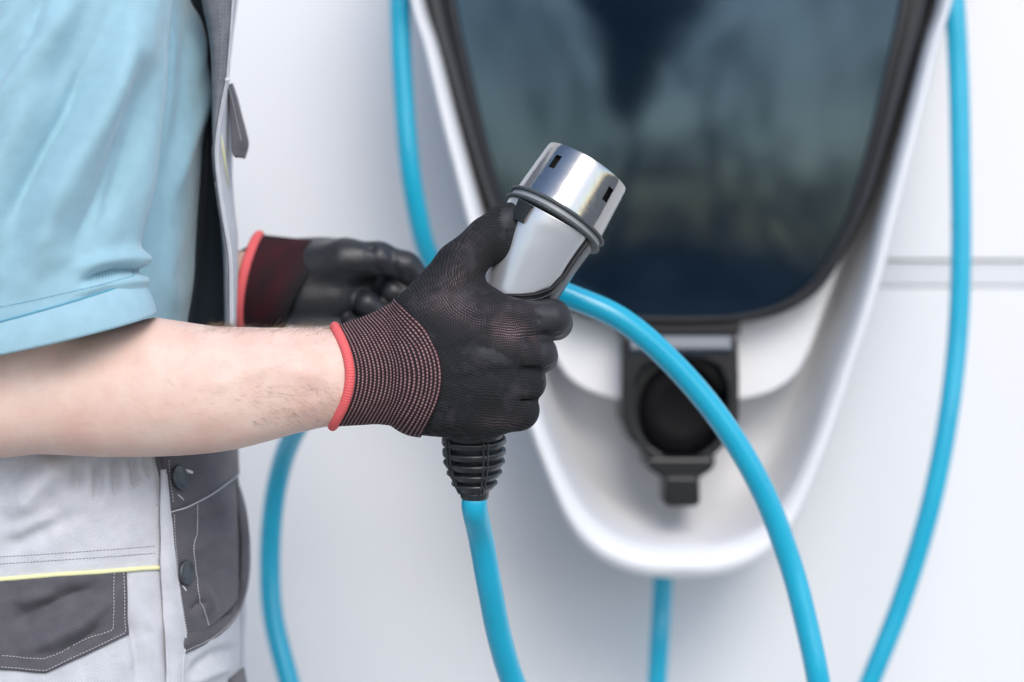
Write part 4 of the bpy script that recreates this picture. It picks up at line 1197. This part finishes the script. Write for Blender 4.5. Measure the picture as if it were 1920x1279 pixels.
# buttons
for bx, by, rx in ((331, 898, 25), (343, 1072, 24)):
    c_ = on_ov(bx, by, 12); h_, nrm = cast(bt_ov, bx, by)
    if nrm.dot(CAMP - h_) < 0: nrm = -nrm
    nrm = (nrm + Vector((0.55, 0, 0.05))).normalized()
    a1 = nrm.cross(Vector((0, 0, 1))).normalized(); a2 = a1.cross(nrm)
    prof = [(0, -6), (rx * 0.8, -6), (rx, -3), (rx, 1), (rx * 0.93, 3), (rx * 0.80, 2.6), (rx * 0.72, 0.8), (rx * 0.3, 0.4), (0.01, 0.8)]
    V = np.array([[c_ + np.array(nrm) * z_ * S + (np.array(a1) * math.cos(a) + np.array(a2) * math.sin(a)) * r_ * S for a in np.linspace(0, 2 * np.pi, 32, endpoint=False)] for r_, z_ in prof]).reshape(-1, 3)
    mesh_obj('button', V, [tuple(f) for f in grid_faces(len(prof), 32, True)], M['button'], OV)
tube('buttonhole', path_ov([(340, 884), (347, 886), (353, 888)], 9, 10), 3.2 * S, M['thread'], OV, 8)
tube('buttonhole', path_ov([(328, 928), (334, 933), (338, 937)], 9, 10), 1.2 * S, M['thread'], OV, 6)
tube('buttonhole', path_ov([(338, 1098), (342, 1103), (345, 1108)], 6, 10), 1.6 * S, M['thread'], OV, 6)

# bib: cloth standing off the chest, edge towards the camera
rows = np.linspace(-240, 640, 180)
e0 = lambda p: sinterp(p, [(-240, 380), (-60, 374), (0, 378), (60, 390), (120, 396), (200, 397), (300, 399), (350, 404), (400, 411), (480, 418), (560, 420), (640, 421)])
e1 = lambda p: sinterp(p, [(-240, 470), (-60, 444), (0, 437), (60, 433), (120, 428), (150, 425), (200, 415), (260, 406), (300, 405), (350, 410), (400, 417), (480, 430), (560, 432), (640, 433)])
e2 = lambda p: sinterp(p, [(-240, 480), (-60, 452), (0, 446), (60, 438), (120, 432), (150, 429), (200, 434), (260, 437), (330, 436), (400, 441), (440, 446), (520, 446), (600, 443), (640, 442)])
V = []; UV = []; ncol = 14
for p in rows:
    a, b, c_ = e0(p), e1(p), e2(p)
    cols = [(a, 0.072), (a + (b - a) * .33, 0.067), (a + (b - a) * .66, 0.066), (b - 1.5, 0.068), (b, 0.070), (b + (c_ - b) * .3, 0.080), (b + (c_ - b) * .65, 0.105), (b + (c_ - b) * .9, 0.140), (c_, 0.170),
            (c_ - 2, 0.20), (c_ - 6, 0.23), (c_ - 14, 0.26), (c_ - 26, 0.28), (c_ - 42, 0.295)]
    for i, (x_, y_) in enumerate(cols):
        wob = 0.0012 * math.sin(p * 0.045 + i * 0.8)
        V.append(np.array(at(x_, p, y_ + wob))); UV.append((x_ + (y_ - 0.1) / S, -p))
Fg = grid_faces(len(rows), ncol)
keep = [tuple(f)[::-1] for f in Fg]
Vb = np.array(V)
fside = [f for f in keep if (min(f) % ncol) < 3]
ffront = [f for f in keep if (min(f) % ncol) >= 3]
BIB = mesh_obj('bib', Vb, ffront, M['light'], OV, uv=np.array(UV), solid=-0.0022)
sd = mesh_obj('bib_side', Vb, fside, M['denim'], OV, uv=np.array(UV), solid=-0.0022)
for o in (BIB, sd):
    bm = bmesh.new(); bm.from_mesh(o.data); bmesh.ops.delete(bm, geom=[v for v in bm.verts if not v.link_faces], context='VERTS'); bm.to_mesh(o.data); bm.free()
tube('bib_edge', [np.array(at(e1(p) , p, 0.0645)) for p in rows], 1.9 * S, M['light'], OV, 8)
tube('bib_edge', [np.array(at(e1(p) + 3.6, p, 0.068)) for p in rows[70:]], 1.3 * S, M['thread'], OV, 8)
stitches('bib_stitching', [np.array(at(e0(p) + (e1(p) - e0(p)) * 0.55, p, 0.0625)) for p in rows if p < 158], M['greythread'], OV, L=5, gap=3, w_=1.5)
stitches('bib_stitching', [np.array(at(e0(p) + (e1(p) - e0(p)) * 0.80, p, 0.0630)) for p in rows if p < 150], M['greythread'], OV, L=5, gap=3, w_=1.0)
tube('piping', [np.array(at(x_, p, y_)) for x_, p, y_ in ((415, 252, 0.071), (418, 275, 0.074), (421, 300, 0.080), (425, 325, 0.090), (430, 355, 0.110))], [0.6 * S, 1.9 * S, 2.3 * S, 1.9 * S, 0.5 * S], M['yellow'], OV, 8)
box('bartack', np.array(at(427, 149, 0.064)), (0.0018, 0, 0.0002), (0, 0.0012, 0), (0, 0, 0.0012), M['thread'], OV, 0.0004)
# pocket flap hanging from the bib
fa = resample(np.array([(425, 160), (428, 190), (431, 225), (433, 260), (435, 285), (441, 296)], float), 30)
fb = resample(np.array([(429, 158), (438, 185), (447, 220), (455, 250), (459, 272), (452, 296)], float), 30)
V = []; UV = []
for j in range(30):
    for i in range(10):
        u_ = i / 9; p = fa[j] * (1 - u_) + fb[j] * u_
        V.append(np.array(at(p[0], p[1], 0.100 + 0.02 * u_ - 0.006 * math.sin(math.pi * u_)))); UV.append(p * np.array([1, -1]))
mesh_obj('pocket_flap', V, [tuple(f)[::-1] for f in grid_faces(30, 10)], M['dark'], OV, uv=np.array(UV), solid=0.0032)
stitches('flap_stitching', [np.array(at(a[0] * .25 + b[0] * .75, a[1] * .25 + b[1] * .75, 0.0955)) for a, b in zip(fa[:24], fb[:24])], M['thread'], OV, L=3.5, gap=2)
tube('flap_edge', [np.array(at(b[0], b[1], 0.119)) for b in fb[:25]], 2.6 * S, M['denim'], OV, 8)
# inner side of the overalls between shirt and bib (dark lining of the side and strap)
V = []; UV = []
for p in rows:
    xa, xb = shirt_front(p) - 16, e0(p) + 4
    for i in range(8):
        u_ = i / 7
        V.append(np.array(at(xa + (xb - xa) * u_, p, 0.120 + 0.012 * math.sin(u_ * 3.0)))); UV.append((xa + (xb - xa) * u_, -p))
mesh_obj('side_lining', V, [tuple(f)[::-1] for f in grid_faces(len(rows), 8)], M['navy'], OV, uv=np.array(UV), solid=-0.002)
tube('lining_fold', [np.array(at(e0(p) + 2, p, 0.085)) for p in rows if p > 330], 2.5 * S, M['dark'], OV, 8)

print('verts', sum(len(o.data.vertices) for o in bpy.data.objects if o.type == 'MESH'))
